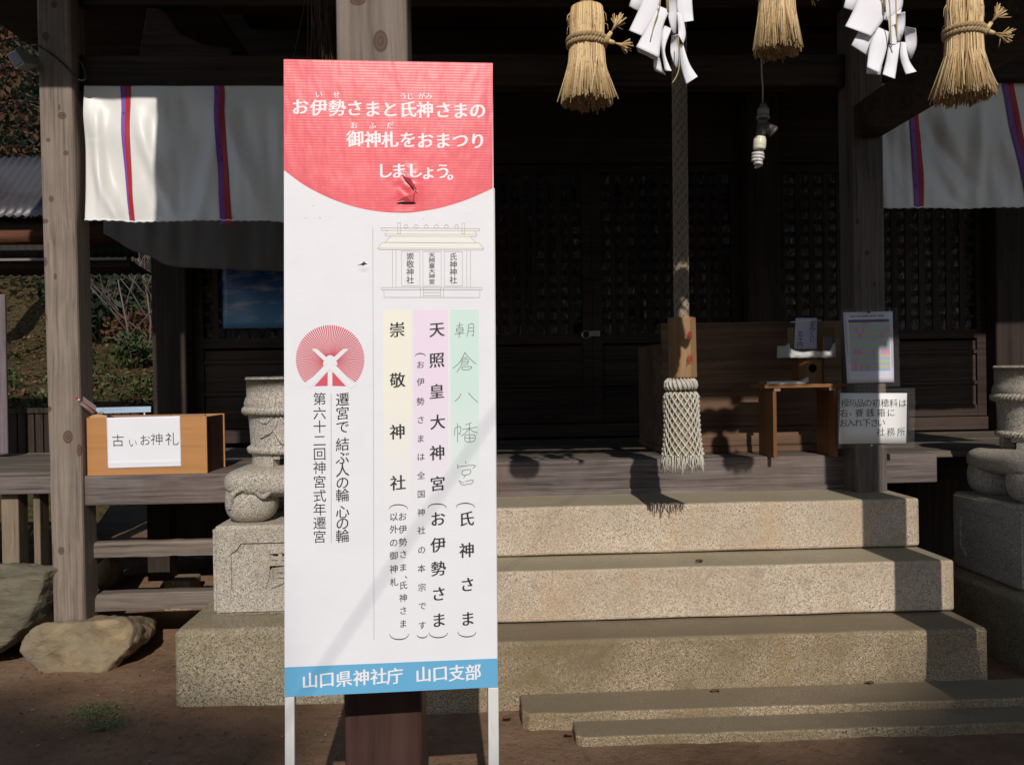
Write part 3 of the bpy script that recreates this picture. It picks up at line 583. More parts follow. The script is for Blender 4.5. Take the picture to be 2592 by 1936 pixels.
row(m, '本宗です', [(1090, 173), (1094, 315), (1096, 455), (1096, 600)], 60, s7, bold=0.012); bracket(m, (1308, 1368), 88, 22, 1, s5); bracket(m, (1096, 673), 76, 20, 0, s7); m.build('note_lettering', INK, panel)
m = MB(); row(m, 'お伊勢さ', [(1145, 1282), (1147, 1398), (1148, 1515), (1152, 1625)], 78, s6, bold=0.012); row(m, 'ま、氏神さま', [(951, 165), (993, 218), (953, 300), (953, 395), (953, 490), (952, 588)], 62, s7, bold=0.012)
row(m, '以外の', [(1065, 1285), (1067, 1398), (1065, 1520)], 78, s6, bold=0.012); row(m, '御神札', [(882, 77), (882, 177), (884, 275)], 64, s7, bold=0.012); bracket(m, (1108, 1212), 165, 38, 1, s6); bracket(m, (922, 668), 140, 38, 0, s7); m.build('note_lettering', INK, panel)
m = MB(); row(m, '遷宮で結ぶ人の輪心の輪', [(600, 220), (600, 345), (600, 470), (600, 628), (600, 750), (600, 862), (600, 975), (600, 1090), (600, 1240), (600, 1345), (600, 1460)], 124, s6, bold=0.010)
row(m, '第六十二回神宮式年遷宮', [(392, y) for y in (215, 345, 468, 593, 715, 840, 968, 1095, 1218, 1342, 1467)], 118, s6, bold=0.0)
stroke(m, SP, [s6(496, 165), s6(497, 1522)], 0.7, 0.0012); stroke(m, SP, [s5(875, 205), s6(881, 500), s7(733, 705)], 0.6, 0.0012); m.build('slogan_lettering', INK, panel)
# handwritten shrine name
m = MB()
HW = {'朝': ([[(1640, 1095), (1690, 1085)], [(1664, 1065), (1660, 1110)], [(1638, 1118), (1640, 1150), (1690, 1148), (1692, 1112), (1640, 1118)], [(1640, 1133), (1690, 1130)], [(1620, 1172), (1705, 1160)], [(1664, 1150), (1660, 1200)], [(1745, 1085), (1740, 1150), (1728, 1190)], [(1745, 1085), (1790, 1080), (1788, 1180), (1776, 1175)], [(1745, 1115), (1785, 1112)], [(1745, 1145), (1785, 1142)]], s5),
      '倉': ([[(1712, 1335), (1670, 1420), (1605, 1480)], [(1712, 1340), (1760, 1395), (1812, 1440)], [(1690, 1385), (1730, 1382)], [(1685, 1405), (1740, 1400), (1735, 1440), (1690, 1445)], [(1685, 1405), (1680, 1450), (1640, 1515)], [(1688, 1424), (1736, 1420)], [(1688, 1465), (1690, 1492), (1755, 1490), (1770, 1465), (1692, 1466)]], s5),
      '八': ([[(1675, 165), (1660, 200), (1622, 235)], [(1745, 160), (1785, 205), (1830, 245)]], s6),
      '幡': ([[(1622, 480), (1618, 545)], [(1622, 480), (1672, 465), (1668, 530), (1655, 525)], [(1645, 435), (1645, 605)], [(1720, 450), (1770, 430)], [(1690, 490), (1825, 470)], [(1755, 440), (1750, 530)], [(1750, 480), (1715, 525), (1680, 550)], [(1752, 485), (1790, 510), (1825, 520)], [(1712, 545), (1718, 600), (1795, 597), (1800, 540), (1712, 545)], [(1714, 570), (1796, 567)], [(1755, 542), (1757, 598)]], s6),
      '宮': ([[(1716, 780), (1722, 800)], [(1645, 810), (1650, 845)], [(1645, 830), (1800, 815), (1785, 845)], [(1690, 865), (1690, 905), (1755, 895), (1760, 855), (1690, 865)], [(1720, 905), (1700, 930)], [(1660, 955), (1680, 990), (1720, 995)], [(1665, 960), (1700, 975)], [(1715, 965), (1785, 950), (1775, 980), (1725, 990)]], s6)}
for sts, cv in HW.values():
    for st in sts: stroke(m, SP, [cv(p.x, p.y) for p in crom([(x, y, 0) for x, y in st], 3)] if len(st) > 2 else [cv(*p) for p in st], 1.6, 0.0013)
m.build('handwritten_name', GREYINK, panel)
# the drawing of a household shrine
m = MB(); O = 0.0012
def pl5(pts, cl=False): stroke(m, SP, [s5(*p) for p in pts], 0.75, O, cl)
for q in ([(953, 205), (1845, 212), (1845, 234), (953, 227)], [(1100, 160), (1126, 160), (1126, 257), (1100, 257)], [(1686, 163), (1710, 163), (1710, 260), (1686, 260)], [(960, 338), (920, 390), (932, 402), (1872, 408), (1884, 393), (1843, 344)],
          [(1135, 416), (1302, 418), (1303, 735), (1138, 733)], [(1330, 418), (1496, 419), (1497, 735), (1332, 735)], [(1524, 419), (1689, 420), (1690, 734), (1526, 735)], [(953, 746), (1868, 746), (1868, 768), (953, 768)], [(975, 768), (978, 836), (1848, 838), (1848, 768)]): pl5(q, True)
for q in ([(1008, 230), (985, 262), (993, 280), (1812, 284), (1820, 265), (1800, 234)], [(985, 262), (1820, 265)], [(1040, 283), (988, 335)], [(1762, 285), (1815, 342)], [(920, 390), (1884, 393)], [(1054, 404), (1054, 745)], [(1086, 404), (1086, 745)], [(1730, 408), (1730, 745)], [(1762, 408), (1762, 745)],
          [(1310, 750), (1310, 836)], [(1336, 750), (1336, 836)], [(1492, 750), (1492, 836)], [(1517, 750), (1517, 836)], [(1336, 766), (1492, 766)], [(1336, 792), (1492, 792)], [(1336, 820), (1492, 820)]): pl5(q)
for x in (1177, 1269, 1361, 1453, 1544, 1636): pl5([(x+17*math.cos(a*PI/8), 194+17*math.sin(a*PI/8)) for a in range(16)], True)
m.build('shrine_drawing', flat('drawing_line', (0.25, 0.25, 0.17), 0.6), panel)
m = MB(); CRM = flat('drawing_cream', (0.80, 0.775, 0.735), 0.5)
for q in ([(960, 338), (920, 390), (932, 402), (1872, 408), (1884, 393), (1843, 344)], [(1040, 283), (988, 335), (1815, 342), (1762, 285)], [(1008, 230), (985, 262), (993, 280), (1812, 284), (1820, 265), (1800, 234)]): area(m, SP, [s5(*p) for p in q], 0.0007)
m.build('drawing_fill', CRM, panel)
m = MB(); row(m, '崇敬神社', [(1215, y) for y in (465, 537, 608, 680)], 70, s5, bold=0.01); row(m, '天照皇大神宮', [(1412, y) for y in (453, 501, 549, 598, 646, 695)], 47, s5, bold=0.01, sx=1.25); row(m, '氏神神社', [(1607, y) for y in (468, 540, 608, 680)], 70, s5, bold=0.01); m.build('drawing_lettering', INK, panel)
# round emblem of red rays
m = MB(); ec = (487, 1400); NR = 71
for i in range(NR):
    a = math.radians(-134+268*i/(NR-1)); w0, w1 = 1.3, 6.4; d = (math.sin(a), -math.cos(a)); q = (-d[1], d[0])
    m.poly([SP.hit(*s5(ec[0]+d[0]*r+q[0]*wd, ec[1]+d[1]*r+q[1]*wd), 0.00036+0.00001*(i % 2)) for r, wd in ((40, -w0), (309, -w1), (314, 0), (309, w1), (40, w0))])
area(m, SP, [s5(465, 1510), s5(465, 1640), s5(343, 1643)], 0.0008); area(m, SP, [s5(507, 1510), s5(507, 1640), s5(632, 1643)], 0.0008); m.build('emblem_rays', flat('emblem_red', (0.62, 0.075, 0.11), 0.5), panel)
m = MB()
for q in ([(318, 1303), (366, 1303), (512, 1430), (487, 1462), (462, 1442)], [(657, 1303), (609, 1303), (462, 1430), (487, 1462), (513, 1442)], [(424, 1418), (552, 1418), (552, 1453), (424, 1453)], [(487, 1432), (240, 1630), (300, 1665), (487, 1488)], [(487, 1432), (735, 1630), (675, 1665), (487, 1488)]): area(m, SP, [s5(*p) for p in q], 0.0011+0.0001*len(m.f))
m.build('emblem_gables', BOARD, panel)

# ------------------------------------------------------------------ straw rope, tassels, paper streamers over the steps
t = NT('rice_straw'); g = t.n('ShaderNodeNewGeometry'); r_ = g.outputs['Random Per Island']
c = t.ramp(r_, [(0.0, (0.36, 0.215, 0.085)), (0.35, (0.60, 0.395, 0.185)), (0.7, (0.72, 0.51, 0.27)), (1.0, (0.80, 0.62, 0.37))])
c = t.mix(t.ramp(t.noise(t.obj, 120, 3), [(0.55, 0.0), (0.75, 0.7)]), c, (0.2, 0.12, 0.05)); t.col(c).rough(0.55); STRAW = t.m
t = NT('straw_rope'); t.col(t.ramp(t.noise(t.map((200, 200, 60)), 1, 4, 0.7), [(0.3, (0.23, 0.145, 0.065)), (0.6, (0.45, 0.32, 0.16))])).rough(0.8).bump(t.noise(t.map((400, 400, 100)), 1, 2), 0.001); SROPE = t.m
def twist_ring(mb, c, R, rad, r, turns, n=90, nst=2, dz=0.0):
    for s_ in range(nst):
        pts = []
        for i in range(n+1):
            a = 2*PI*i/n; ph = turns*a+2*PI*s_/nst; q = R+rad*math.cos(ph)
            pts.append(V(c)+V((q*math.cos(a), q*math.sin(a), rad*math.sin(ph)+dz*i/n)))
        mb.tube(pts, r, 6, cap=False)
YT = 2.22
def mpp(Y): return Y/FPX
def straw_tassel(cx, ysh, ywa, ybo, rsh, rwa, rbo, lab, seed, lean=0.0):
    rnd = random.Random(seed); k = mpp(YT); top = at(cx, ysh, YT); wa = at(cx, ywa, YT); bo = at(cx, ybo, YT)
    th = thing('straw_tassel', (bo.x, YT, bo.z), lab, 'straw tassel', 'straw tassels on the sacred rope')
    rs_, rw, rb = rsh*k, rwa*k, rbo*k; m = MB()
    def sstraw(f, a, j, r):
        a2 = a+rnd.gauss(0, 0.10); a3 = a2+rnd.gauss(0, 0.13); e = rnd.gauss(0, 0.006)
        out = 1+max(0, rnd.gauss(0, 0.05))+(0.22 if rnd.random() < 0.02 else 0)
        P = [top+V((rs_*f*0.93*math.cos(a), rs_*f*0.93*math.sin(a), 0.002-0.012*f*f)),
             top.lerp(wa, 0.45)+V((rs_*f*1.04*math.cos(a), rs_*f*1.04*math.sin(a), 0)),
             wa+V((rw*f*math.cos(a2), rw*f*math.sin(a2), 0)),
             wa.lerp(bo, 0.35)+V((rw*f*1.09*math.cos(a2), rw*f*1.09*math.sin(a2), 0)),
             bo+V((rb*f*out*math.cos(a3)+lean*0.02, rb*f*out*math.sin(a3), e-0.004))]
        m.tube(P, r, 4)
    for i in range(330): sstraw(rnd.uniform(0.93, 1.0), rnd.uniform(0, 2*PI), i, rnd.uniform(0.0013, 0.0022))
    for i in range(300): sstraw(math.sqrt(rnd.random())*0.93, rnd.uniform(0, 2*PI), i, rnd.uniform(0.0013, 0.0022))
    for i in range(14):       # bent and broken ends
        a = rnd.uniform(0, 2*PI); p = top.lerp(wa, rnd.uniform(0.1, 0.9))+V((rs_*math.cos(a), rs_*math.sin(a), 0)); d = V((math.cos(a)*0.5, math.sin(a)*0.5, rnd.uniform(-1, -0.2))).normalized()
        m.tube([p, p+d*0.012, p+d*0.012+V((math.cos(a)*0.1, 0, -1))*rnd.uniform(0.01, 0.03)], 0.0008, 4)
    m.build('straw_bundle', STRAW, th)
    m = MB(); m.cs = True; m.tube([top+V((0, 0, -0.02)), wa, bo+V((0, 0, 0.012))], [rs_*0.80, rw*0.80, rb*0.78], 20); m.build('straw_core', flat('straw_core_brown', (0.14, 0.085, 0.04), 0.9), th)
    m = MB(); m.tube([top+V((0, 0, -0.005)), top+V((0.0, 0, 0.03)), V((top.x, YT, 2.27))], [0.019, 0.016, 0.016], 10); m.build('neck', SROPE, th)
    m = MB(); twist_ring(m, wa+V((0, 0, 0.005)), rw*1.07, 0.0045, 0.0042, 16); twist_ring(m, wa+V((0, 0, -0.007)), rw*1.05, 0.0045, 0.0042, 16)
    kn = wa+V((rw*1.05, -rw*0.45, -0.002)); m.ball(kn, 0.012, 0.012, 0.011); rp = m.build('binding_rope', SROPE, th)
    m = MB()
    for dr, ln in ((V((0.62, -0.12, 0.85)), 0.055), (V((0.95, -0.12, -0.32)), 0.052)):
        dr.normalize(); m.tube([kn, kn+dr*ln*0.45], [0.0075, 0.005], 8)
        for i in range(34):
            j = V((rnd.gauss(0, 0.2), rnd.gauss(0, 0.2), rnd.gauss(0, 0.2))); q = kn+dr*ln*0.42; m.tube([q, q+(dr+j*0.5).normalized()*ln*0.4, q+(dr+j*1.3).normalized()*ln*rnd.uniform(0.6, 1.0)], 0.0011, 4)
    m.build('rope_tail', STRAW, rp)
straw_tassel(1485, 11, 108, 253, 42, 43, 64, 'straw tassel tied with rope, the one hanging nearest the signboard', 1)
straw_tassel(1966, -118, -22, 123, 42, 42, 58, 'straw tassel hanging over the light bulb, cut off by the picture edge', 2, lean=0.1)
straw_tassel(2440, -15, 84, 241, 43, 43, 69, 'straw tassel tied with rope, in front of the slanting beam and shaded curtain', 3)
m = MB(); xa, xb = KX1+0.0, KRX; n = 160
for s_ in range(3):
    m.tube([V((xa+(xb-xa)*i/n, YT+0.028*math.cos(i*0.32+s_*2.094), 2.29-0.03*math.sin(PI*i/n)+0.028*math.sin(i*0.32+s_*2.094))) for i in range(n+1)], 0.027, 10)
tag(m.build('sacred_rope', SROPE), 'thick twisted straw rope stretched between the porch posts', 'rope')

PAPER = NT('white_paper'); PAPER.col((0.80, 0.79, 0.84)).rough(0.6).set(Specular_IOR_Level=0.25).bump(PAPER.noise(PAPER.obj, 30, 3), 0.0012, 0.4); PAPER = PAPER.m
CORD = flat('thin_straw_cord', (0.42, 0.33, 0.17), 0.8)
def ribbon(mb, L, R, dy, curl, conv, bulge=0.004):
    nL = [V((*conv(*p), 0)) for p in L]; nR = [V((*conv(*p), 0)) for p in R]
    A = crom(nL, 5) if len(nL) > 2 else [nL[0].lerp(nL[-1], i/10) for i in range(11)]; B = crom(nR, 5) if len(nR) > 2 else [nR[0].lerp(nR[-1], i/10) for i in range(11)]
    def smp(P, v): f = v*(len(P)-1); i = min(int(f), len(P)-2); return P[i].lerp(P[i+1], f-i)
    def f(u, v):
        p = smp(A, v).lerp(smp(B, v), u); Y = YT+dy+curl*(v-0.5)*2*abs(v-0.5)*2 - bulge*math.sin(PI*u) + 0.5*curl*(u-0.5); return at(p.x, p.y, Y)
    mb.grid(f, 8, 14)
def shide(ribs, cords, conv, lab, cx):
    b = at(*conv(cx, 600), YT); th = thing('paper_streamer', (b.x, YT, b.z), lab, 'paper streamer', 'zigzag paper streamers on the sacred rope')
    for L, R, dy, curl in ribs: m = MB(); ribbon(m, L, R, dy, curl, conv); m.build('paper_fold', PAPER, th, solid=0.0004)
    m = MB()
    for c_ in cords: m.tube([at(*conv(*p), YT-0.035) for p in crom([(x, y, 0) for x, y in c_], 4)[:] and [(q.x, q.y) for q in crom([(x, y, 0) for x, y in c_], 4)]], 0.0016, 5)
    m.build('cord', CORD, th); t_ = at(*conv(cx, -40), YT); m = MB(); m.tube([V((t_.x, YT-0.01, t_.z-0.05)), V((t_.x, YT, 2.25))], 0.004, 6); m.build('hanger', CORD, th)
z1 = lambda x, y: (1380+x/3.253, y/3.253); z2 = lambda x, y: (2000+x/2.949, y/2.949)
shide([([(725, -60), (690, 55)], [(850, -60), (765, 98)], 0.012, 0.006),
       ([(830, -80), (770, 80), (690, 252)], [(965, -60), (905, 130), (797, 298)], 0.0, -0.006),
       ([(930, 48), (855, 190), (749, 388)], [(1028, 88), (972, 220), (938, 476)], -0.014, -0.008),
       ([(757, 398), (765, 430), (800, 440)], [(938, 478), (915, 485), (888, 492)], 0.004, 0.004),
       ([(972, 208), (950, 360), (985, 585)], [(1042, 238), (985, 420), (1042, 586)], -0.004, -0.016),
       ([(893, 490), (893, 550), (905, 585)], [(942, 478), (965, 560), (992, 621)], 0.010, 0.010),
       ([(1012, -40), (1012, 130), (1050, 285)], [(1070, -40), (1085, 120), (1078, 290)], 0.006, 0.02),
       ([(1080, -60), (1085, 90), (1136, 187)], [(1205, -60), (1214, 80), (1222, 172)], 0.010, -0.008),
       ([(1085, 100), (1092, 200), (1098, 290)], [(1132, 120), (1158, 280), (1138, 362)], 0.0, -0.01),
       ([(1042, 300), (1032, 430), (1075, 571)], [(1096, 283), (1108, 400), (1112, 548)], 0.008, 0.025),
       ([(1108, 370), (1115, 540), (1160, 695)], [(1135, 362), (1185, 520), (1255, 632)], -0.010, -0.02)],
      [[(950, -20), (940, 80), (905, 180), (875, 300)], [(1095, 300), (1105, 520), (1085, 620), (1045, 688)]], z1, 'white zigzag paper streamer hanging in front of the bell rope', 1000)
shide([([(430, -70), (398, 62)], [(560, -50), (470, 86)], 0.012, 0.006),
       ([(520, -60), (470, 80), (411, 197)], [(640, -30), (719, 97), (606, 271)], 0.0, -0.008),
       ([(512, 236), (455, 341)], [(650, 262), (582, 423)], 0.008, 0.006),
       ([(655, 203), (597, 330), (573, 502)], [(738, 240), (722, 360), (668, 546)], -0.012, -0.012),
       ([(573, 506), (569, 550)], [(688, 500), (672, 563)], 0.006, 0.004),
       ([(735, 330), (715, 450), (690, 556)], [(822, 318), (802, 460), (783, 590)], -0.008, -0.014),
       ([(668, -60), (655, 40), (668, 145)], [(838, -60), (835, 60), (735, 160)], 0.014, 0.006),
       ([(730, 145), (740, 250), (745, 330)], [(832, 65), (815, 220), (800, 335)], 0.004, -0.004),
       ([(795, 105), (800, 220), (800, 320)], [(858, 90), (858, 200), (822, 320)], -0.004, 0.02),
       ([(852, 200), (862, 330), (892, 440)], [(938, 215), (945, 340), (905, 443)], 0.012, 0.03),
       ([(826, 315), (818, 430), (862, 557)], [(866, 318), (888, 450), (944, 536)], -0.010, -0.016)],
      [[(735, -20), (745, 60), (750, 200), (757, 355)], [(790, -20), (793, 150), (800, 320)]], z2, 'white zigzag paper streamer between the light bulb and the slanting beam', 690)

# ------------------------------------------------------------------ bell rope with hexagonal plaque and netted tassel
YB = 3.34
rb_ = at(1728, 1195, YB); bell = thing('bell_rope', (rb_.x, YB, rb_.z), 'thick braided bell rope ending in a wooden plaque and netted cord tassel', 'bell rope')
t = NT('braided_hemp'); t.col(t.ramp(t.noise(t.map((160, 160, 60)), 1, 4, 0.7), [(0.3, (0.17, 0.125, 0.085)), (0.65, (0.34, 0.265, 0.185))])).rough(0.9).bump(t.noise(t.map((500, 500, 200)), 1, 2), 0.001); HEMP = t.m; NETC = flat('net_cord', (0.36, 0.29, 0.205), 0.9)
pt, pb = at(1716, -260, YB), at(1725, 808, YB); m = MB(); R = 0.0275
m.tube([pt, pb], R*0.62, 14)
n = 260; Lr = (pt-pb).length
for s_ in range(5):       # five laid strands, and over them a thin knotted net
    m.tube([pb.lerp(pt, i/n)+V((math.cos(i/n*Lr*26+s_*2*PI/5), math.sin(i/n*Lr*26+s_*2*PI/5), 0))*R*0.60 for i in range(n+1)], [0.0128+0.0012*nz(i*0.21, s_*4) for i in range(n+1)], 8)
m.build('braided_rope', HEMP, bell); m = MB()
for s_ in range(6):
    for sg in (1, -1):
        m.tube([pb.lerp(pt, i/n)+V((math.cos(sg*i/n*Lr*30+s_*2*PI/6+0.15*nz(i*.1, s_)), math.sin(sg*i/n*Lr*30+s_*2*PI/6+0.15*nz(i*.1, s_)), 0))*R*(1.0+0.03*nz(i*0.3, s_, sg)) for i in range(n+1)], 0.0024, 5)
for i in range(120):
    f_ = random.random(); a = random.uniform(0, 2*PI); p = pb.lerp(pt, f_)+V((math.cos(a), math.sin(a), 0))*R; m.tube([p, p+V((math.cos(a)*0.006, math.sin(a)*0.006, random.uniform(-0.012, 0.012)))], 0.0006, 3)
m.build('rope_netting', NETC, bell)
PLQ = wood('plaque_wood', (0.15, 0.078, 0.034), (0.28, 0.158, 0.072), (0.38, 0.24, 0.125), 'Z', fine=50, rough=0.6, bump=0.0006, stain=(0.25, 0.14, 0.06))
hp, hb = at(1725, 804, YB), at(1729, 956, YB); hs = 0.0545; m = MB(); ang0 = -PI/2 - math.radians(10) + math.radians(30)
hex_ = [V((math.cos(ang0+k*PI/3)*hs, math.sin(ang0+k*PI/3)*hs, 0)) for k in range(6)]
m.prism([V((hb.x, YB, hb.z))+q for q in hex_], hp-V((hb.x, YB, hb.z))); plaque = m.build('plaque', PLQ, bell, bevel=0.003)
best = max(range(6), key=lambda k: (hex_[k]+hex_[(k+1) % 6]).normalized().dot(V((0.72, -0.70, 0))))
mid = (hex_[best]+hex_[(best+1) % 6])/2; nn = mid.normalized(); uu = V((-nn.y, nn.x, 0)); 
FP = Plane(V((hb.x, YB, hb.z))+mid, uu, V((0, 0, 1)))
m = MB(); put(m, '奉', FP, 1745.5, 851, 27, 0.001, 0.004, sx=1.1); put(m, '納', FP, 1747, 908, 27, 0.001, 0.004, sx=1.1); m.build('red_lettering', flat('red_paint', (0.50, 0.035, 0.02), 0.6), plaque)
COT = NT('cotton_cord'); COT.col(COT.ramp(COT.noise(COT.obj, 40, 4, 0.7), [(0.3, (0.42, 0.38, 0.31)), (0.65, (0.63, 0.59, 0.51))])).rough(0.9); COT = COT.m
kk = mpp(YB); c0 = at(1723, 974, YB); m = MB()
m.lathe([(0.02, 0.020), (0.045, 0.022), (0.056, 0.012), (0.059, 0), (0.056, -0.012), (0.045, -0.020), (0.02, -0.022)], c0, 28)
for i in range(22):
    a = 2*PI*i/22; m.tube([c0+V((q*math.cos(a+o), q*math.sin(a+o), z)) for q, z, o in ((0.048, 0.024, -0.1), (0.060, 0.012, 0), (0.063, -0.004, 0.1), (0.056, -0.02, 0.2))], 0.0045, 6)
m.build('collar', COT, bell)
top_, bot_ = at(1724, 992, YB), at(1728, 1148, YB)
def rf(v): return kk*(42+8*v**4)  # body radius
def bp(a, v, k=1.0): c = top_.lerp(bot_, v); r = rf(v)*k*(sstep(-0.06, 0.07, v)*0.25+0.75); return V((c.x+r*math.cos(a), YB+r*math.sin(a), c.z))
m = MB(); m.grid(lambda u, v: bp(2*PI*u, v, 0.90), 40, 24); m.poly([bp(2*PI*i/24, 1, 0.9) for i in range(24)]); m.build('tassel_body', flat('tassel_core_straw', (0.30, 0.245, 0.16), 0.9), bell)
m = MB(); NA, NV = 17, 13
for i in range(NA):
    for j in range(NV):
        for sg in (1, -1):
            a0 = 2*PI*(i+0.5*(j % 2))/NA; a1 = a0+sg*PI/NA; v0, v1 = j/NV, (j+1)/NV
            m.tube([bp(a0+(a1-a0)*q, v0+(v1-v0)*q, 1.0+0.02*math.sin(q*PI)) for q in (0, 0.33, 0.67, 1)], 0.0030+0.0008*(1-j/NV), 5)
    for j in range(1, NV+1):
        a0 = 2*PI*(i+0.5*(j % 2))/NA; p = bp(a0, j/NV, 1.03); m.ball(p, 0.0058, 0.0058, 0.0062, 7, 5)
m.build('cord_net', COT, bell)
m = MB()
for i in range(74):
    a = 2*PI*i/74+random.gauss(0, 0.03); p = bp(a, 1.0, 0.99); ln = random.uniform(0.048, 0.075); q = V((math.cos(a), math.sin(a), 0)); m.tube([p, p+q*0.003+V((random.gauss(0, .003), 0, -ln*0.5)), p+q*0.005+V((random.gauss(0, .006), 0, -ln))], [0.0024, 0.0024, 0.0018], 5)
m.build('fringe', COT, bell)
# ------------------------------------------------------------------ curtains with purple and red bands
t = NT('white_satin'); t.col((0.76, 0.745, 0.72)).rough(0.42).set(Specular_IOR_Level=0.45, Sheen_Weight=0.3).bump(t.noise(t.map((120, 120, 8)), 1, 3), 0.0006, 0.3); SATIN = t.m
t = NT('purple_band'); t.col(t.mix(t.ramp(t.voro(t.map((1, 1, 0.7)), 42, 'Distance'), [(0.20, 1.0), (0.27, 0.0)]), (0.20, 0.065, 0.36), (0.09, 0.018, 0.19))).rough(0.6); PURP = t.m
REDB = flat('red_band', (0.42, 0.012, 0.022), 0.6)
def curtain(xl, xr, Y, bands, lab, ztl, ztr, zbl, zbr, seed, amp=1.0, ridges=()):
    th = thing('shrine_curtain', ((xl+xr)/2, Y, min(zbl, zbr)), lab, 'curtain', 'white shrine curtains under the front beam')
    def fold(x, v):
        s_ = amp*(0.020*nz(x*3.6+v*1.7, v*0.8, seed)+0.011*nz(x*9-v*2.2, v*1.3, seed+5)+0.005*nz(x*22, v*2.5, seed+9)+0.012*nz(x*2.5-v*3.0, v*2, seed+21))
        for (xa, va, xb_, vb_, h, wd) in ridges:
            if v > va-0.1:
                q = min(1.15, max(0, (v-va)/(vb_-va))); xc = xa+(xb_-xa)*q**1.6; s_ -= h*math.exp(-((x-xc)/wd)**2)*sstep(-0.1, 0.25, v-va+0.1)*(1-0.5*sstep(0.85, 1.15, q))
        return s_*(0.15+0.85*sstep(0, 0.25, v))
    def P(x, v, off=0.0):
        f = (x-xl)/(xr-xl); zt = ztl+(ztr-ztl)*f; zb = zbl+(zbr-zbl)*f + 0.004*nz(x*6, seed) + 0.0012*nz(x*40, seed)*1
        return V((x+0.006*nz(v*3, seed+2)*(1-abs(2*f-1)), Y+fold(x, v)-off, zt+(zb-zt)*v))
    m = MB(); m.grid(lambda u, v: P(xl+(xr-xl)*u, v), 260, 90); m.build('curtain_cloth', SATIN, th, solid=0.001)
    for (ta, tb, ba, bb, mt, ex) in bands:
        m = MB(); m.grid(lambda u, v: P((ta+(ba-ta)*v)*(1-u)+(tb+(bb-tb)*v)*u, min(v*(1+ex), 1+ex), 0.0035), 8, 80)
        m.build('purple_stripe' if mt is PURP else 'red_stripe', mt, th, solid=0.0008)
    m = MB(); m.tube([P(xl+(xr-xl)*i/120, 1.0, 0.002)+V((0, 0, 0.002+0.002*math.sin(i*1.7))) for i in range(121)], 0.0042, 5); m.build('hem', SATIN, th)
Yc = 3.882
X_ = lambda px, py, Y=Yc: at(px, py, Y).x
Z_ = lambda px, py, Y=Yc: at(px, py, Y).z
curtain(X_(219, 400)-0.004, -0.52, Yc, [(X_(305, 243), X_(318, 243), X_(325, 562), X_(328, 562), PURP, 0.0), (X_(318, 243), X_(331, 243), X_(328, 562), X_(338, 562), REDB, 0.0),
        (X_(541, 240), X_(555.5, 240), X_(560, 566), X_(573, 566), PURP, 0.035), (X_(555.5, 240), X_(567, 240), X_(573, 566), X_(588, 566), REDB, 0.035)],
        'white satin curtain hung between the knotty post and the signboard', zb0+0.003, zb0+0.003, Z_(222, 561), Z_(720, 563)-0.0, 3.3, 1.15,
        ridges=((X_(222, 250), 0.0, X_(300, 540), 1.0, 0.014, 0.03), (X_(338, 250), 0.02, X_(440, 540), 0.95, 0.018, 0.035), (X_(350, 330), 0.3, X_(410, 520), 0.9, -0.008, 0.03), (X_(545, 300), 0.15, X_(500, 540), 1.0, 0.016, 0.04), (X_(575, 280), 0.1, X_(680, 560), 1.0, 0.018, 0.05), (X_(250, 300), 0.2, X_(262, 540), 1.0, 0.012, 0.022), (X_(240, 380), 0.5, X_(300, 520), 1.0, 0.010, 0.025)))
Yc2 = 3.925
curtain(X_(2232, 400, Yc2), 3.3, Yc2, [(X_(2300, 215, Yc2), X_(2314.5, 215, Yc2), X_(2312, 528, Yc2), X_(2325, 528, Yc2), PURP, 0.0), (X_(2314.5, 215, Yc2), X_(2328, 215, Yc2), X_(2325, 528, Yc2), X_(2337, 528, Yc2), REDB, 0.0),
        (X_(2531, 210, Yc2), X_(2546, 210, Yc2), X_(2597, 522, Yc2), X_(2612, 522, Yc2), PURP, 0.0), (X_(2546, 210, Yc2), X_(2560, 210, Yc2), X_(2612, 522, Yc2), X_(2628, 522, Yc2), REDB, 0.0)],
        'white curtain wholly in shade, behind the slanting beam and beside the post with the notices', Z_(2400, 196, Yc2), Z_(2400, 196, Yc2)+0.02, Z_(2235, 528, Yc2), Z_(2592, 520, Yc2)-0.01, 8.1, 1.0,
        ridges=((X_(2338, 290, Yc2), 0.2, X_(2440, 440, Yc2), 0.75, -0.02, 0.05), (X_(2480, 300, Yc2), 0.2, X_(2475, 500, Yc2), 1.0, 0.012, 0.03), (X_(2350, 420, Yc2), 0.6, X_(2440, 510, Yc2), 1.0, -0.01, 0.04)))
# grey sheet hanging behind the left curtain
Yg = 4.95; ed = crom([(*p, 0) for p in ((150, 560), (262, 592), (330, 632), (378, 648), (425, 672), (500, 679), (620, 684), (760, 688), (1000, 690))], 8)
def edy(px):
    for a, b in zip(ed, ed[1:]):
        if a.x <= px <= b.x: return a.y+(b.y-a.y)*(px-a.x)/(b.x-a.x)
    return ed[-1].y
m = MB(); 
def gs(u, v):
    px = 262+(980-262)*u; y1 = edy(px); py = 470+(y1-470)*v; Y = Yg+0.02*nz(u*9, v*1.5, 4)+0.012*nz(u*24, v*2, 2); p = at(px, py, Y); return p
m.grid(gs, 120, 24); t = NT('grey_canvas'); t.col(t.mix(t.noise(t.map((20, 20, 3)), 1, 4), (0.13, 0.115, 0.10), (0.19, 0.17, 0.15))).rough(0.9); tag(m.build('canvas_sheet', t.m, solid=0.002), 'grey canvas sheet drooping below the white curtain under the eaves', 'canvas sheet')
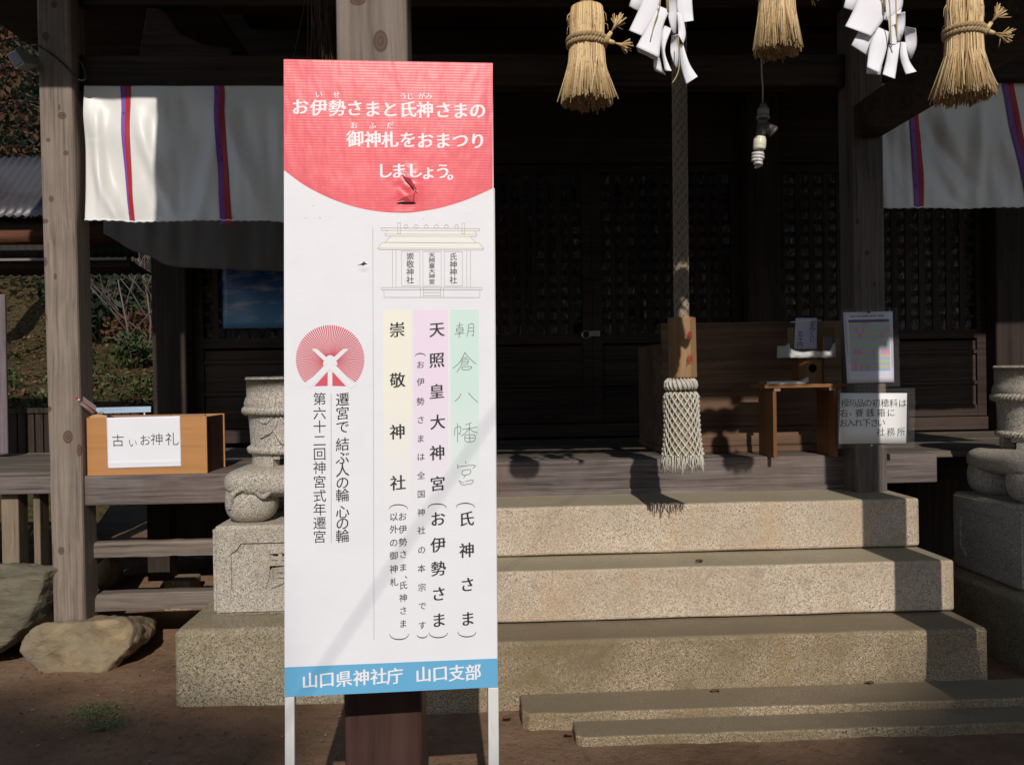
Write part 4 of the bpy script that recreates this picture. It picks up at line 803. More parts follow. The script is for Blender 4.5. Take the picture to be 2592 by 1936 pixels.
# blue poster on the lattice
pp = yplane(YW+0.005); a, b = pp.hit(562, 670), pp.hit(800, 829)
t = NT('sky_poster'); cl = t.noise(t.map((2.2, 1, 9)), 1.6, 5, 0.6); sp = t.n('ShaderNodeSeparateXYZ'); t.l(t.obj, sp.inputs[0])
gr = t.ramp(sp.outputs[2], [(0.05, (0.10, 0.24, 0.42)), (0.24, (0.02, 0.10, 0.30)), (0.4, (0.012, 0.05, 0.17))]); t.col(t.mix(t.ramp(cl, [(0.5, 0.0), (0.66, 0.8)]), gr, (0.42, 0.44, 0.42))).rough(0.35)
pth = thing('poster', ((a.x+b.x)/2, YW, b.z), 'blue sky poster hung on dark lattice between hall corner and signboard', 'poster'); m = MB()
m.grid(lambda u, v: (a.x+(b.x-a.x)*u, YW+0.004+0.004*nz(u*4, v*3), b.z+(a.z+0.05-b.z)*v), 20, 12); m.build('sheet', t.m, pth, solid=0.001)
m = MB(); put(m, 'と', pp, 581, 692, 19, 0.012, -0.01); put(m, 'う', pp, 581, 720, 17, 0.012, -0.01); m.build('lettering', flat('poster_lettering', (0.25, 0.36, 0.5), 0.5), pth)

# ------------------------------------------------------------------ box for old talismans, with its arrow and slip
Yb = 3.872; f00 = at(221.5, 1203, Yb); f00.z = ZDL; f10 = at(525, 1194, Yb); f01 = at(218, 1058, Yb); W_, H_ = f10.x-f00.x, f01.z-f00.z
box = thing('talisman_box', (f00.x+W_/2, Yb, ZDL), 'open orange brown wooden box for old talismans on the deck edge', 'box')
PLY = wood('orange_board', (0.42, 0.20, 0.075), (0.47, 0.225, 0.085), (0.51, 0.255, 0.10), 'X', fine=40, rough=0.45, bump=0.0003, amt=0.15)
Dp = 0.275; x0, x1 = f00.x, f00.x+W_; z0, z1_ = ZDL-0.001, ZDL+H_
m = MB(); m.box(x0, Yb, z0, x1, Yb+0.012, z1_); m.build('front_board', PLY, box, bevel=0.001)
m = MB(); SBM = flat('shaded_side_board', (0.09, 0.042, 0.024), 0.7); m.box(x0, Yb+0.0125, z0, x0+0.012, Yb+Dp-0.0125, z1_-0.004); m.build('side_board', SBM, box); m = MB(); m.box(x1-0.014, Yb+0.0125, z0, x1-0.003, Yb+Dp-0.0125, z1_-0.004); m.build('side_board', SBM, box)  # side boards coloured dark to stand for their shaded faces
m = MB(); m.box(x0, Yb+Dp-0.012, z0, x1+0.003, Yb+Dp, z1_); m.build('back_board', PLY, box, bevel=0.001)
m = MB(); m.box(x0+0.013, Yb+0.013, z0, x1-0.015, Yb+Dp-0.013, z0+0.01); m.build('bottom_board', PLY, box)
bpz = yplane(Yb-0.0005); sd = lambda x, y: (170+x/5.144, 960+y/5.144)
cr_ = [bpz.hit(*sd(*p)) for p in ((515, 500), (1471, 476), (1487, 1132), (533, 1160))]
m = MB(); m.grid(lambda u, v: cr_[0].lerp(cr_[1], u).lerp(cr_[3].lerp(cr_[2], u), v)+V((0, -0.0015-0.0012*nz(u*3, v*3, 4)-0.0018*math.exp(-((v-0.9)/0.02)**2), 0)), 40, 40); shp = m.build('paper_notice', PAPER, box, solid=0.0004)
m = MB()
for ch, x, y, s_ in (('古', 665, 795, 165), ('い', 858, 825, 118), ('お', 1018, 790, 150), ('神', 1172, 778, 165), ('礼', 1368, 775, 178)): put(m, ch, bpz, *sd(x, y), s_/5.144, 0.0115, -0.016)
m.build('handwriting', BRUSH_INK, shp)
m = MB(); a, b = sd(300, 460), sd(540, 500); A, B = at(a[0], b[1], Yb+0.05), at(b[0], a[1], Yb+0.05)
m.prism([V((A.x, Yb+0.03, A.z-0.03)), V((B.x, Yb+0.03, A.z-0.03)), V((B.x, Yb+0.03, B.z-0.004)), V(((A.x+B.x)/2, Yb+0.03, B.z+0.004)), V((A.x, Yb+0.03, B.z-0.004))], (0, 0.012, 0))
o = m.build('votive_plaque', flat('pale_wood', (0.50, 0.31, 0.13), 0.6), bevel=0.001); tag(o, 'small pale wooden votive plaque sticking up from the talisman box', 'plaque')
m = MB(); 
for (xa, ya, xb, yb, dy) in ((620, 472, 1350, 466, 0.06), (900, 470, 1800, 455, 0.10)):
    p, q = at(*sd(xa, ya), Yb+dy), at(*sd(xb, yb), Yb+dy); m.obox((p+q)/2+V((0, 0, -0.012)), V(((q.x-p.x)/2, 0, (q.z-p.z)/2)), V((0, 0.008, 0)), V((0, 0, 0.012)))
tag(m.build('wooden_slats', flat('pinkish_slat', (0.30, 0.17, 0.11), 0.6)), 'thin pinkish wooden slats lying inside the talisman box', 'slats')
arw = thing('decorative_arrow', at(*sd(400, 460), Yb+0.08), 'red and white New Year arrow with paper feathers leaning out of the talisman box', 'arrow')
pa, pb_ = at(*sd(112, 238), 3.79), at(*sd(405, 455), Yb+0.06); dv = pb_-pa
m = MB(); m.tube([pa+dv*0.3, pb_+dv*0.25], 0.0035, 8); m.build('shaft', flat('arrow_red', (0.45, 0.03, 0.02), 0.5), arw)
m = MB(); m.tube([pa+dv*0.04, pa+dv*0.3], 0.0042, 8); m.build('shaft_end', PAPER, arw)
m = MB(); m.tube([pa, pa+dv*0.04], 0.0055, 8); m.tube([pa+dv*0.14, pa+dv*0.19], 0.0046, 8); m.build('shaft_band', flat('arrow_band_red', (0.5, 0.03, 0.02), 0.5), arw)
FEA = NT('arrow_feather'); FEA.col((0.60, 0.58, 0.60)).rough(0.7); FEA = FEA.m
for q in ([(205, 222), (376, 345), (374, 415), (206, 290)], [(150, 318), (200, 308), (372, 436), (322, 445)]):
    P = [at(*sd(*p), 3.80+(p[0]-150)/250*0.12+0.005*i) for i, p in enumerate(q)]; m = MB(); m.poly(P); m.build('feather', FEA, arw, solid=0.0008)
m = MB()
for dx, dz in ((0.02, 0.012), (0.012, -0.012), (-0.006, 0.014)): m.tube([pb_, pb_+V((dx*0.7, -0.006, dz)), pb_+V((dx*1.3, -0.003, dz*0.4))], 0.0018, 5)
m.build('tie', flat('purple_tie', (0.16, 0.05, 0.2), 0.6), arw)
slp = thing('pale_blue_slip', at(*sd(1000, 460), Yb+0.12), 'long pale blue slip on a thin stick standing in the talisman box', 'slip')
sp_ = yplane(Yb+0.12); P = [sp_.hit(*sd(*p)) for p in ((365, 371), (1090, 352), (1088, 425), (345, 446))]; m = MB(); m.prism(P, (0, 0.002, 0)); m.build('card', flat('pale_blue_card', (0.40, 0.52, 0.68), 0.5), slp)
m = MB()
for i, ch in enumerate('古いお札を納めて下さい'): put(m, ch, sp_, *sd(470+45*i, 396-1.1*i), 42/5.144, 0.001, -0.012)
m.build('lettering', flat('pale_lettering', (0.25, 0.36, 0.52), 0.6), slp)
a = at(*sd(1005, 428), Yb+0.1225); m = MB(); m.box(a.x-0.003, Yb+0.1225, ZDL+0.012, a.x+0.003, Yb+0.126, a.z+0.02); m.build('stick', flat('white_stick', (0.6, 0.58, 0.55), 0.6), slp)

# ------------------------------------------------------------------ stone pedestals with vessels, either side of the steps
def pedestal(cx, cy, lab, chars, lab_r):
    hb = 0.365; z0 = -0.03; z1 = at(443, 1590, 3.30).z; yb0 = 3.27
    th = thing('stone_pedestal', (cx, cy, 0), lab, 'pedestal', 'granite pedestals beside the steps')
    m = MB(); m.box(cx-hb, yb0, z0, cx+hb, yb0+0.78, z1); m.build('base_block', G_BASE, th, bevel=0.022, seg=3)
    hw = 0.268; y1 = 3.465; z2 = z1+0.352
    m = MB(); m.box(cx-hw, y1, z1-0.002, cx+hw, y1+2*hw, z2); blk = m.build('middle_block', G_PED, th, bevel=0.014, seg=3)
    # raised frame with notched corners on the front and side faces
    m = MB(); H = z2-z1
    def frame(o, ux):
        fr = 0.052; n = 0.04; Wd = 2*hw-0.028; hh = H-0.03
        out = [(0, 0), (0.5, 0), (1, 0), (1, 0.5), (1, 1), (0.5, 1), (0, 1), (0, 0.5)]
        def pt(x, z, d): return V(o)+V(ux)*x+V((0, 0, z))+V(nrm)*d
        nrm = V(ux).cross(V((0, 0, 1)))
        ins = [(fr, fr+n), (fr+n*0.6, fr+n*0.6), (fr+n, fr), (Wd-fr-n, fr), (Wd-fr-n*0.6, fr+n*0.6), (Wd-fr, fr+n), (Wd-fr, hh-fr-n), (Wd-fr-n*0.6, hh-fr-n*0.6), (Wd-fr-n, hh-fr), (fr+n, hh-fr), (fr+n*0.6, hh-fr-n*0.6), (fr, hh-fr-n)]
        ous = [(0, fr+n), (0, 0), (fr+n, 0), (Wd-fr-n, 0), (Wd, 0), (Wd, fr+n), (Wd, hh-fr-n), (Wd, hh), (Wd-fr-n, hh), (fr+n, hh), (0, hh), (0, hh-fr-n)]
        for i in range(12):
            j = (i+1) % 12; a, b, c_, d_ = ous[i], ous[j], ins[j], ins[i]
            m.poly([pt(*a, .009), pt(*b, .009), pt(*c_, .009), pt(*d_, .009)]); m.poly([pt(*d_, .009), pt(*c_, .009), pt(*c_, 0), pt(*d_, 0)]); m.poly([pt(*a, 0), pt(*b, 0), pt(*b, .009), pt(*a, .009)])
    frame((cx-hw+0.014, y1, z1+0.014), (1, 0, 0)); frame((cx-hw, y1+2*hw-0.014, z1+0.014), (0, -1, 0)); frame((cx+hw, y1+0.014, z1+0.014), (0, 1, 0))
    m.build('carved_frame', G_PED, blk, bevel=0.003)
    m = MB(); fp = Plane(V((cx, y1, 0)), V((1, 0, 0)), V((0, 0, 1)))
    vs, fs, *_ = glyph(chars, 0.012); c_ = V((cx, y1-0.004, z1+H*0.52)); s_ = 0.17/EMS
    m.add([c_+V(((x-EMC[0])*s_, 0, (y-EMC[1])*s_)) for x, y in vs], fs); m.build('carved_character', G_PED, blk, solid=0.007)
    # rounded table with curled feet
    z3 = z2+0.222; m = MB(); tw = 0.246; ty = y1+hw; m.cs = True
    def sup(d, e): 
        q = (abs(d.x)**e+abs(d.y)**e+abs(d.z)**e)**(1/e); return 1/q
    m.ball((cx, ty, z2+0.158), tw+0.014, tw+0.014, 0.066, 48, 28, lambda d: (lambda q: q)( 1/((abs(d.x)**5+abs(d.y)**5)**(3.2/5)+abs(d.z)**3.2)**(1/3.2)))
    m.build('curled_table', G_PED, th)
    for sx in (-1, 1):
        for sy in (-1, 1):
            m = MB(); m.ball((cx+sx*(tw-0.098), ty+sy*(tw-0.10), z2+0.085), 0.104, 0.096, 0.092, 26, 16, lambda d: 1/(abs(d.x)**2.6+abs(d.y)**2.6+abs(d.z)**2.6)**(1/2.6)); m.build('curled_foot', G_PED, th)
    m = MB()
    for sx in (-1, 1):
        P = [V((cx+sx*x, ty-tw-0.004+y, z2+z)) for x, y, z in ((tw-0.03, 0.03, 0.06), (tw-0.045, 0.012, 0.115), (tw-0.085, 0.004, 0.142), (tw-0.13, 0.004, 0.138), (tw-0.165, 0.01, 0.108), (tw-0.20, 0.006, 0.135), (tw-0.252, 0.004, 0.15))]
        m.tube(crom(P, 5), 0.0115, 8)
    m.build('carved_brow', G_PED, th)
    # vessel
    vs_ = thing('stone_vessel', (cx, ty, z3), lab_r, 'stone vessel', 'round granite vessels on the pedestals'); zz = z3-0.006
    H2 = at(630, 958, 3.75).z-zz; R1 = 0.205
    prof = [(0.0, 0.0), (R1*0.86, 0.0), (R1*0.86, 0.058), (R1*0.87, 0.062), (R1*0.9, 0.075), (R1*0.905, 0.092), (R1*0.885, 0.105), (R1*0.91, 0.20), (R1*0.935, 0.255), (R1*0.955, 0.262), (R1*1.0, 0.285), (R1*1.01, 0.305), (R1*0.985, 0.325), (R1*0.955, 0.338), (R1*0.96, 0.37), (R1*0.985, H2-0.008), (R1*0.975, H2), (R1*0.80, H2), (R1*0.79, H2-0.015), (R1*0.76, 0.2), (0.0, 0.2)]
    prof = [(r, z*(1 if z > H2-0.02 else H2/0.425 if z > 0.06 else 1)) for r, z in prof]
    m = MB(); m.lathe([(r, z) for r, z in prof if z >= 0.05 or r == 0][0:0] + [p for p in prof if p[1] >= 0.045], V((cx, ty, zz)), 64, cap=False)
    for k in range(4):          # four feet under it
        a0 = PI/4+k*PI/2
        m.prism([V((cx, ty, zz))+V((r*math.cos(a0+a), r*math.sin(a0+a), 0)) for r, a in ((R1*0.865, -0.46), (R1*0.865, -0.23), (R1*0.865, 0), (R1*0.865, 0.23), (R1*0.865, 0.46), (R1*0.6, 0.46), (R1*0.6, -0.46))], (0, 0, 0.06))
        m.prism([V((cx, ty, zz))+V((r*math.cos(a0+a), r*math.sin(a0+a), 0.034)) for r, a in ((R1*0.86, -0.62), (R1*0.86, -0.3), (R1*0.86, 0), (R1*0.86, 0.3), (R1*0.86, 0.62), (R1*0.6, 0.6), (R1*0.6, -0.6))], (0, 0, 0.026))
    m.lathe([(R1*0.86, 0.046), (R1*0.2, 0.046)], V((cx, ty, zz)), 40, cap=False); m.build('vessel_body', G_PED, vs_)
    m = MB(); k_ = H2/0.425; twist_ring(m, V((cx, ty, zz+0.268*k_)), R1*0.965, 0.0085, 0.0115, 34, 340, 2); twist_ring(m, V((cx, ty, zz+0.078*k_)), R1*0.885, 0.007, 0.010, 34, 340, 2); m.build('carved_rope_band', G_PED, vs_)
    m = MB()
    def vp(a, z): return V((cx+R1*0.9*(1+0.1*z)*math.cos(a), ty+R1*0.9*(1+0.1*z)*math.sin(a), zz+z*k_))
    for pts, r in (([(0.06, 0.238), (0.02, 0.20), (-0.10, 0.165), (-0.30, 0.142)], 0.007), ([(-0.28, 0.222), (-0.20, 0.214), (-0.12, 0.218), (-0.09, 0.235)], 0.006), ([(-0.02, 0.185), (0.06, 0.15), (0.15, 0.12), (0.24, 0.125), (0.28, 0.15)], 0.009), ([(0.12, 0.24), (0.2, 0.21), (0.34, 0.19)], 0.006)):
        P = crom([vp(-PI/2-0.25+a*1.25, z) for a, z in pts], 5); m.tube(P, [r*(0.55+0.45*math.sin(PI*(i+1)/(len(P)+1))) for i in range(len(P))], 8)
    m.build('carved_character', G_PED, vs_)
pedestal(at(442, 1640, 3.28).x+0.365, 3.75, 'sunlit granite pedestal with moulded panel, half hidden by the signboard', '廣', 'round granite vessel with carved rope bands beside the talisman box')
pedestal(2.53, 3.75, 'granite pedestal cut off by the picture edge, on the bulb side of the steps', '前', 'round granite vessel with carved rope bands below the shaded curtain')

# ------------------------------------------------------------------ rocks
def rockmat(name, a, b, c_, sc):
    t = NT(name); n_ = t.noise(t.obj, 7, 6, 0.65); wv = t.noise(t.map(sc, rot=(0.2, 0.35, 0)), 1, 5, 0.6, 0.8)
    t.col(t.mix(t.ramp(n_, [(0.4, 0.0), (0.62, 0.85)]), t.ramp(wv, [(0.35, a), (0.6, b)]), c_)).rough(0.9).bump(t.math('ADD', t.noise(t.obj, 40, 4), t.math('MULTIPLY', wv, 2)), 0.008, 0.8); return t.m
ROCKA = rockmat('tan_rock', (0.16, 0.112, 0.062), (0.30, 0.22, 0.125), (0.20, 0.165, 0.108), (5, 5, 8)); ROCKB = rockmat('greenish_grey_rock', (0.085, 0.07, 0.047), (0.185, 0.148, 0.10), (0.125, 0.112, 0.076), (3, 3, 22))
def rock(pts2, Y, depth, mt, lab, seed, cat='stone', rough=0.02):
    P = [at(px, py, Y) for px, py in pts2]; c_ = sum(P, V())/len(P); rn = random.Random(seed); bm = bmesh.new()
    for p in P:                                   # broken-faced block: hull of jittered rings, front face nearly flat
        for d, k in ((0.0, 0.93), (0.10, 1.0), (0.55, 1.01), (1.0, 0.78)):
            q = c_+(p-c_)*(k+rn.uniform(-0.03, 0.02)); bm.verts.new((q.x+rn.uniform(-.008, .008), Y+depth*d+rn.uniform(-.02, .02)*(1 if d else 0.6), q.z+rn.uniform(-.008, .008)-0.30*depth*d*(1 if p.z > c_.z else 0)))
    for k in range(3): q = c_.lerp(P[rn.randrange(len(P))], rn.uniform(0.2, 0.6)); bm.verts.new((q.x, Y-rn.uniform(0.005, 0.03), q.z))
    r_ = bmesh.ops.convex_hull(bm, input=bm.verts); bmesh.ops.delete(bm, geom=list({g for g in r_['geom_interior'] if isinstance(g, bmesh.types.BMVert)}), context='VERTS')
    bmesh.ops.recalc_face_normals(bm, faces=bm.faces)
    m = MB(); bm.verts.index_update(); m.v = [v.co.copy() for v in bm.verts]
    for f in bm.faces: m.face(*[v.index for v in f.verts])
    bm.free(); o = m.build('rock', mt); md = o.modifiers.new('bevel', 'BEVEL'); md.width = 0.018; md.segments = 2
    md = o.modifiers.new('remesh', 'REMESH'); md.mode = 'VOXEL'; md.voxel_size = 0.011; md.use_smooth_shade = True
    for sc_, st_ in ((0.16, 0.05), (0.045, 0.018), (0.018, 0.006)):
        dm = bpy.data.textures.new('rock_clouds', 'CLOUDS'); dm.noise_scale = sc_; d_ = o.modifiers.new('disp', 'DISPLACE'); d_.texture = dm; d_.strength = st_*rough/0.02; d_.mid_level = 0.5; d_.texture_coords = 'LOCAL'
    return tag(o, lab, cat)
rock([(52, 1612), (70, 1598), (130, 1578), (165, 1574), (215, 1576), (235, 1562), (300, 1560), (322, 1585), (338, 1635), (318, 1665), (262, 1720), (150, 1745), (66, 1690), (50, 1640)], 3.72, 0.42, ROCKA, 'flat tan rock carrying the foot of the knotty post', 5)
rock([(-260, 1500), (-60, 1418), (125, 1437), (115, 1490), (95, 1540), (60, 1600), (20, 1642), (-140, 1700), (-270, 1680)], 3.78, 0.5, ROCKB, 'big greenish grey rock with slanting edge, under the short deck posts', 11)
rock([(242, 1440), (262, 1412), (275, 1420), (272, 1450), (255, 1490), (238, 1500)], 4.35, 0.25, ROCKA, 'upright tan rock in the shade behind the knotty post', 2)
rock([(408, 1445), (440, 1410), (520, 1400), (640, 1402), (640, 1470), (420, 1475)], 5.0, 0.4, ROCKB, 'dim rock far under the deck behind the rails', 17)
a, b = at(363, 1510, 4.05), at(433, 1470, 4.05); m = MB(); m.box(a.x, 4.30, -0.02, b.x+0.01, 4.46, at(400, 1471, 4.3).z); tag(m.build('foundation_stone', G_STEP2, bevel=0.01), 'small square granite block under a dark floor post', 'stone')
m = MB(); mp = at(400, 1471, 4.3); m.box(mp.x-0.055, 4.32, mp.z-0.003, mp.x+0.05, 4.43, ZD-0.036); m.build('floor_post', W_DARK_Z, hall)

# ------------------------------------------------------------------ offering box, little table and what stands on it
a, b = at(1679, 1152, 4.22), at(2190, 812, 4.22)
off = thing('offering_box', ((a.x+b.x)/2, 4.22, ZD), 'big dark plank offering box on the deck behind the little table', 'offering box')
OFW = wood('offering_box_wood', (0.075, 0.042, 0.026), (0.15, 0.085, 0.052), (0.25, 0.155, 0.095), 'X', fine=38, bump=0.002, stain=(0.09, 0.05, 0.035), org=V((0, 0, 0)))
zt = at(1800, 816, 4.22).z
m = MB(); m.box(a.x, 4.22, ZD+0.03, b.x, 4.25, zt); m.build('front_plank', OFW, off, bevel=0.004)
m = MB(); m.box(a.x, 4.2505, ZD+0.03, a.x+0.03, 4.80, zt-0.10); m.build('side_plank', OFW, off, bevel=0.004); m = MB(); m.box(b.x-0.03, 4.2505, ZD+0.03, b.x, 4.80, zt-0.10); m.build('side_plank', OFW, off, bevel=0.004)
m = MB(); m.box(a.x, 4.8005, ZD+0.03, b.x, 4.83, zt-0.10); m.build('back_plank', OFW, off, bevel=0.004)
m = MB()
for k in range(12): x = a.x+0.05+k*(b.x-a.x-0.1)/11; m.prism([V((x-0.016, 4.252, zt-0.13)), V((x+0.016, 4.252, zt-0.13)), V((x, 4.252, zt-0.10))], (0, 0.546, 0))
m.build('slatted_top', OFW, off)
m = MB(); m.box(a.x-0.004, 4.212, ZD-0.002, b.x+0.004, 4.84, ZD+0.029); m.build('plinth', OFW, off, bevel=0.004)

OR = wood('orange_stand_wood', (0.17, 0.066, 0.021), (0.24, 0.10, 0.034), (0.30, 0.14, 0.055), 'X', fine=40, rough=0.5, bump=0.0003, amt=0.2); ORZ = wood('shaded_stand_wood_upright', (0.11, 0.042, 0.015), (0.16, 0.066, 0.023), (0.20, 0.092, 0.036), 'Z', fine=40, rough=0.5, bump=0.0003, amt=0.2)  # upright copy is darkened to put the side faces' shade into the colour
Yt = atz(1960, 1159, ZD).y; tb = thing('small_table', (at(2030, 1160, Yt).x, Yt, ZD), 'small orange wooden table with two board legs on the deck', 'table')
ztop, zbot = at(2030, 972, Yt).z, at(2030, 981, Yt).z
a, b = at(1936, 976, Yt), at(2140, 976, Yt); m = MB(); m.box(a.x, Yt, zbot, b.x, Yt+0.21, ztop); m.build('tabletop', OR, tb, bevel=0.001)
for (xa, xb) in ((1958, 1967), (2113, 2121)):
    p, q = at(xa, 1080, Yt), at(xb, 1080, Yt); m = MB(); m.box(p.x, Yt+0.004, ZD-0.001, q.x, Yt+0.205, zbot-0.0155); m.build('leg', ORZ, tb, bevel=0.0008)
p, q = at(1960, 985, Yt), at(1976, 985, Yt); m = MB(); m.box(p.x, Yt+0.003, zbot-0.015, q.x, Yt+0.2, zbot-0.0005); m.build('batten', flat('brown_batten', (0.22, 0.13, 0.08), 0.6), tb); m = MB(); r1 = at(2100, 985, Yt).x; m.box(r1, Yt+0.003, zbot-0.015, r1+0.028, Yt+0.2, zbot-0.0005); m.build('batten', flat('brown_batten', (0.22, 0.13, 0.08), 0.6), tb)
st = lambda x, y: (1900+x/4.131, 780+y/4.131); ypl = yplane(Yt+0.03)
sb = thing('offering_stand', (at(2058, 970, Yt).x, Yt+0.08, ztop), 'orange stand with a round hole in its front, on the small table', 'offering stand')
x0, x1 = at(2037, 940, Yt+0.03).x, at(2079, 940, Yt+0.03).x; zs0, zs1 = ztop-0.0005, at(2058, 905, Yt+0.03).z; ch = 0.022
fc = at(2057.6, 932, Yt+0.03); rh = 0.0195; m = MB(); N = 32
rect = []
for i in range(N):
    a = 2*PI*i/N; c_, s_ = math.cos(a), math.sin(a); kx = (x1-fc.x if c_ > 0 else fc.x-x0)/max(abs(c_), 1e-6); kz = (zs1-fc.z if s_ > 0 else fc.z-zs0)/max(abs(s_), 1e-6); k = min(kx, kz); rect.append((fc.x+c_*k, fc.z+s_*k))
for i in range(N):
    j = (i+1) % N; A = V((rect[i][0], Yt+0.03, rect[i][1])); B = V((rect[j][0], Yt+0.03, rect[j][1])); Ci = V((fc.x+rh*math.cos(2*PI*i/N), Yt+0.03, fc.z+rh*math.sin(2*PI*i/N))); Cj = V((fc.x+rh*math.cos(2*PI*j/N), Yt+0.03, fc.z+rh*math.sin(2*PI*j/N))); e = V((0, 0.006, 0))
    m.poly([A, B, Cj, Ci]); m.poly([Ci, Cj, Cj+e, Ci+e])
for cxx, czz in ((x0, zs0), (x1, zs0), (x1, zs1), (x0, zs1)):
    nb = sorted(rect, key=lambda p: (p[0]-cxx)**2+(p[1]-czz)**2)[:2]; m.poly([V((cxx, Yt+0.03, czz))]+[V((p[0], Yt+0.03, p[1])) for p in nb])
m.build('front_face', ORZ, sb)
m = MB(); Y0, Y1 = Yt+0.03, Yt+0.03+0.125
ring = [(x0, Y0), (x0-ch, Y0+ch), (x0-ch, Y1-ch), (x0, Y1), (x1, Y1), (x1+ch, Y1-ch), (x1+ch, Y0+ch), (x1, Y0)]
for p, q in zip(ring, ring[1:]): m.poly([V((*p, zs0)), V((*q, zs0)), V((*q, zs1)), V((*p, zs1))])
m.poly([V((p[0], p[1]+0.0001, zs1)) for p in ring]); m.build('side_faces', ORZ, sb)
xa, xb = at(2000, 900, Yt+0.01).x, at(2114, 900, Yt+0.01).x; m = MB(); m.box(xa+0.004, Yt+0.012, zs1+0.0004, xb-0.003, Yt+0.175, zs1+0.008); m.build('tray', OR, sb, bevel=0.001)
# white cloth-like paper folded round the tray
tz = zs1+0.008; wp = thing('tray_paper', ((xa+xb)/2, Yt, tz), 'crumpled white paper lining the tray of the offering stand', 'paper'); m = MB()
CL = NT('crumpled_white_paper'); CL.col((0.56, 0.55, 0.53)).rough(0.7).bump(CL.noise(CL.obj, 60, 3), 0.003, 0.7); CL = CL.m
k = at(2058, 890, Yt).z-at(2058, 891, Yt).z
prof_l = crom([V((xa+0.03, 0, tz+0.001)), V((xa+0.006, 0, tz+0.003)), V((xa-0.002, 0, tz+0.02)), V((xa+0.002, 0, tz+0.047)), V((xa+0.018, 0, tz+0.052))], 4)
def fw_(u, v):
    x = xa-0.001+(xb-xa+0.002)*u; h = 0.030+0.006*nz(u*5, 1)+0.030*sstep(0.86, 0.99, u)*1.3+0.016*(1-sstep(0.0, 0.12, u)); return V((x, Yt+0.006+0.006*nz(u*6, v*2, 7)-0.006*math.sin(PI*v), tz-0.010+0.004*(1-v)*nz(u*7, 3)+h*v))
m.grid(fw_, 40, 8); m.grid(lambda u, v: (lambda p: V((p.x, p.y+0.006+0.16*v, p.z-0.02*v)))(fw_(u, 1)) if False else V((xa+0.002+(xb-xa-0.004)*u, Yt+0.012+0.16*v, tz+0.001+0.002*nz(u*6, v*6)), ), 16, 12)
for xx, sg in ((xa, -1), (xb, 1)): m.grid(lambda u, v: V((xx+sg*(0.003+0.004*nz(u*4, v*3, xx)), Yt+0.004+0.165*u, tz-0.006+(0.058+0.008*nz(u*3, xx))*v)), 14, 6)
m.build('folded_sheet', CL, wp, solid=0.0008)
p0, p1 = at(2008, 893, Yt+0.07), at(2113, 828, Yt+0.07); m = MB(); m.box(p0.x, Yt+0.075, tz+0.004, p1.x, Yt+0.14, p1.z); o = m.build('cardboard_box', flat('tan_card', (0.26, 0.17, 0.075), 0.6), bevel=0.001); tag(o, 'tan open carton standing in the paper-lined tray', 'carton')
fpl = thing('fortune_price_card', (at(2040, 880, Yt).x, Yt+0.03, tz), 'lavender hand-lettered card for paper fortunes, fixed to the carton', 'card'); cp = yplane(Yt+0.055)
m = MB(); m.prism([cp.hit(*st(*p)) for p in ((470, 105), (694, 103), (690, 425), (455, 425))], (0, 0.001, 0)); m.build('card', flat('lavender_card', (0.40, 0.38, 0.52), 0.4), fpl)
m = MB()
for ch_, x, y in (('お', 652, 155), ('み', 645, 208), ('く', 640, 268), ('じ', 640, 325), ('五', 519, 270), ('十', 518, 330), ('円', 515, 388)): put(m, ch_, cp, *st(x, y), 66/4.131, 0.002, 0.004)
m.build('lettering', INK, fpl); m = MB(); m.tube([cp.hit(*st(415, 148), 0.004), cp.hit(*st(735, 127), 0.004)], 0.002, 6); m.build('white_rod', PAPER, fpl)
m = MB(); p0, p1 = cp.hit(*st(750, 300), 0.0), cp.hit(*st(850, 435), 0.0); m.box(p0.x, Yt+0.045, tz+0.003, p1.x, Yt+0.05, p0.z); tag(m.build('paper_packet', flat('dim_packet', (0.26, 0.23, 0.24), 0.5)), 'greyish paper packet in the tray, at the end near the notices', 'packet')
m = MB(); p0, p1 = cp.hit(*st(725, 432), 0.006), cp.hit(*st(765, 398), 0.006); m.prism([p0, V((p1.x-0.004, p0.y, p0.z+0.003)), p1, V((p0.x+0.006, p0.y, p1.z-0.004))], (0, 0.002, 0)); tag(m.build('red_tag', flat('red_tag', (0.45, 0.03, 0.02), 0.5)), 'little red tag in the tray beside the lavender card', 'tag')
m = MB(); p0, p1 = at(*st(165, 797), Yt+0.005), at(*st(602, 785), Yt+0.005)
for k_ in range(3): m.grid(lambda u, v: V((p0.x+(p1.x-p0.x)*u, Yt-0.002+0.12*max(0, v-0.3)/0.7, ztop+0.001+0.0042*k_+0.0042*min(1, v/0.3)+0.002*nz(u*5, 0, k_)+0.016*sstep(0.86, 1.0, u)*(0.5+0.25*k_))), 26, 10)
tag(m.build('folded_papers', CL, solid=0.0006), 'folded white paper lying on the small table beside the offering stand', 'paper')

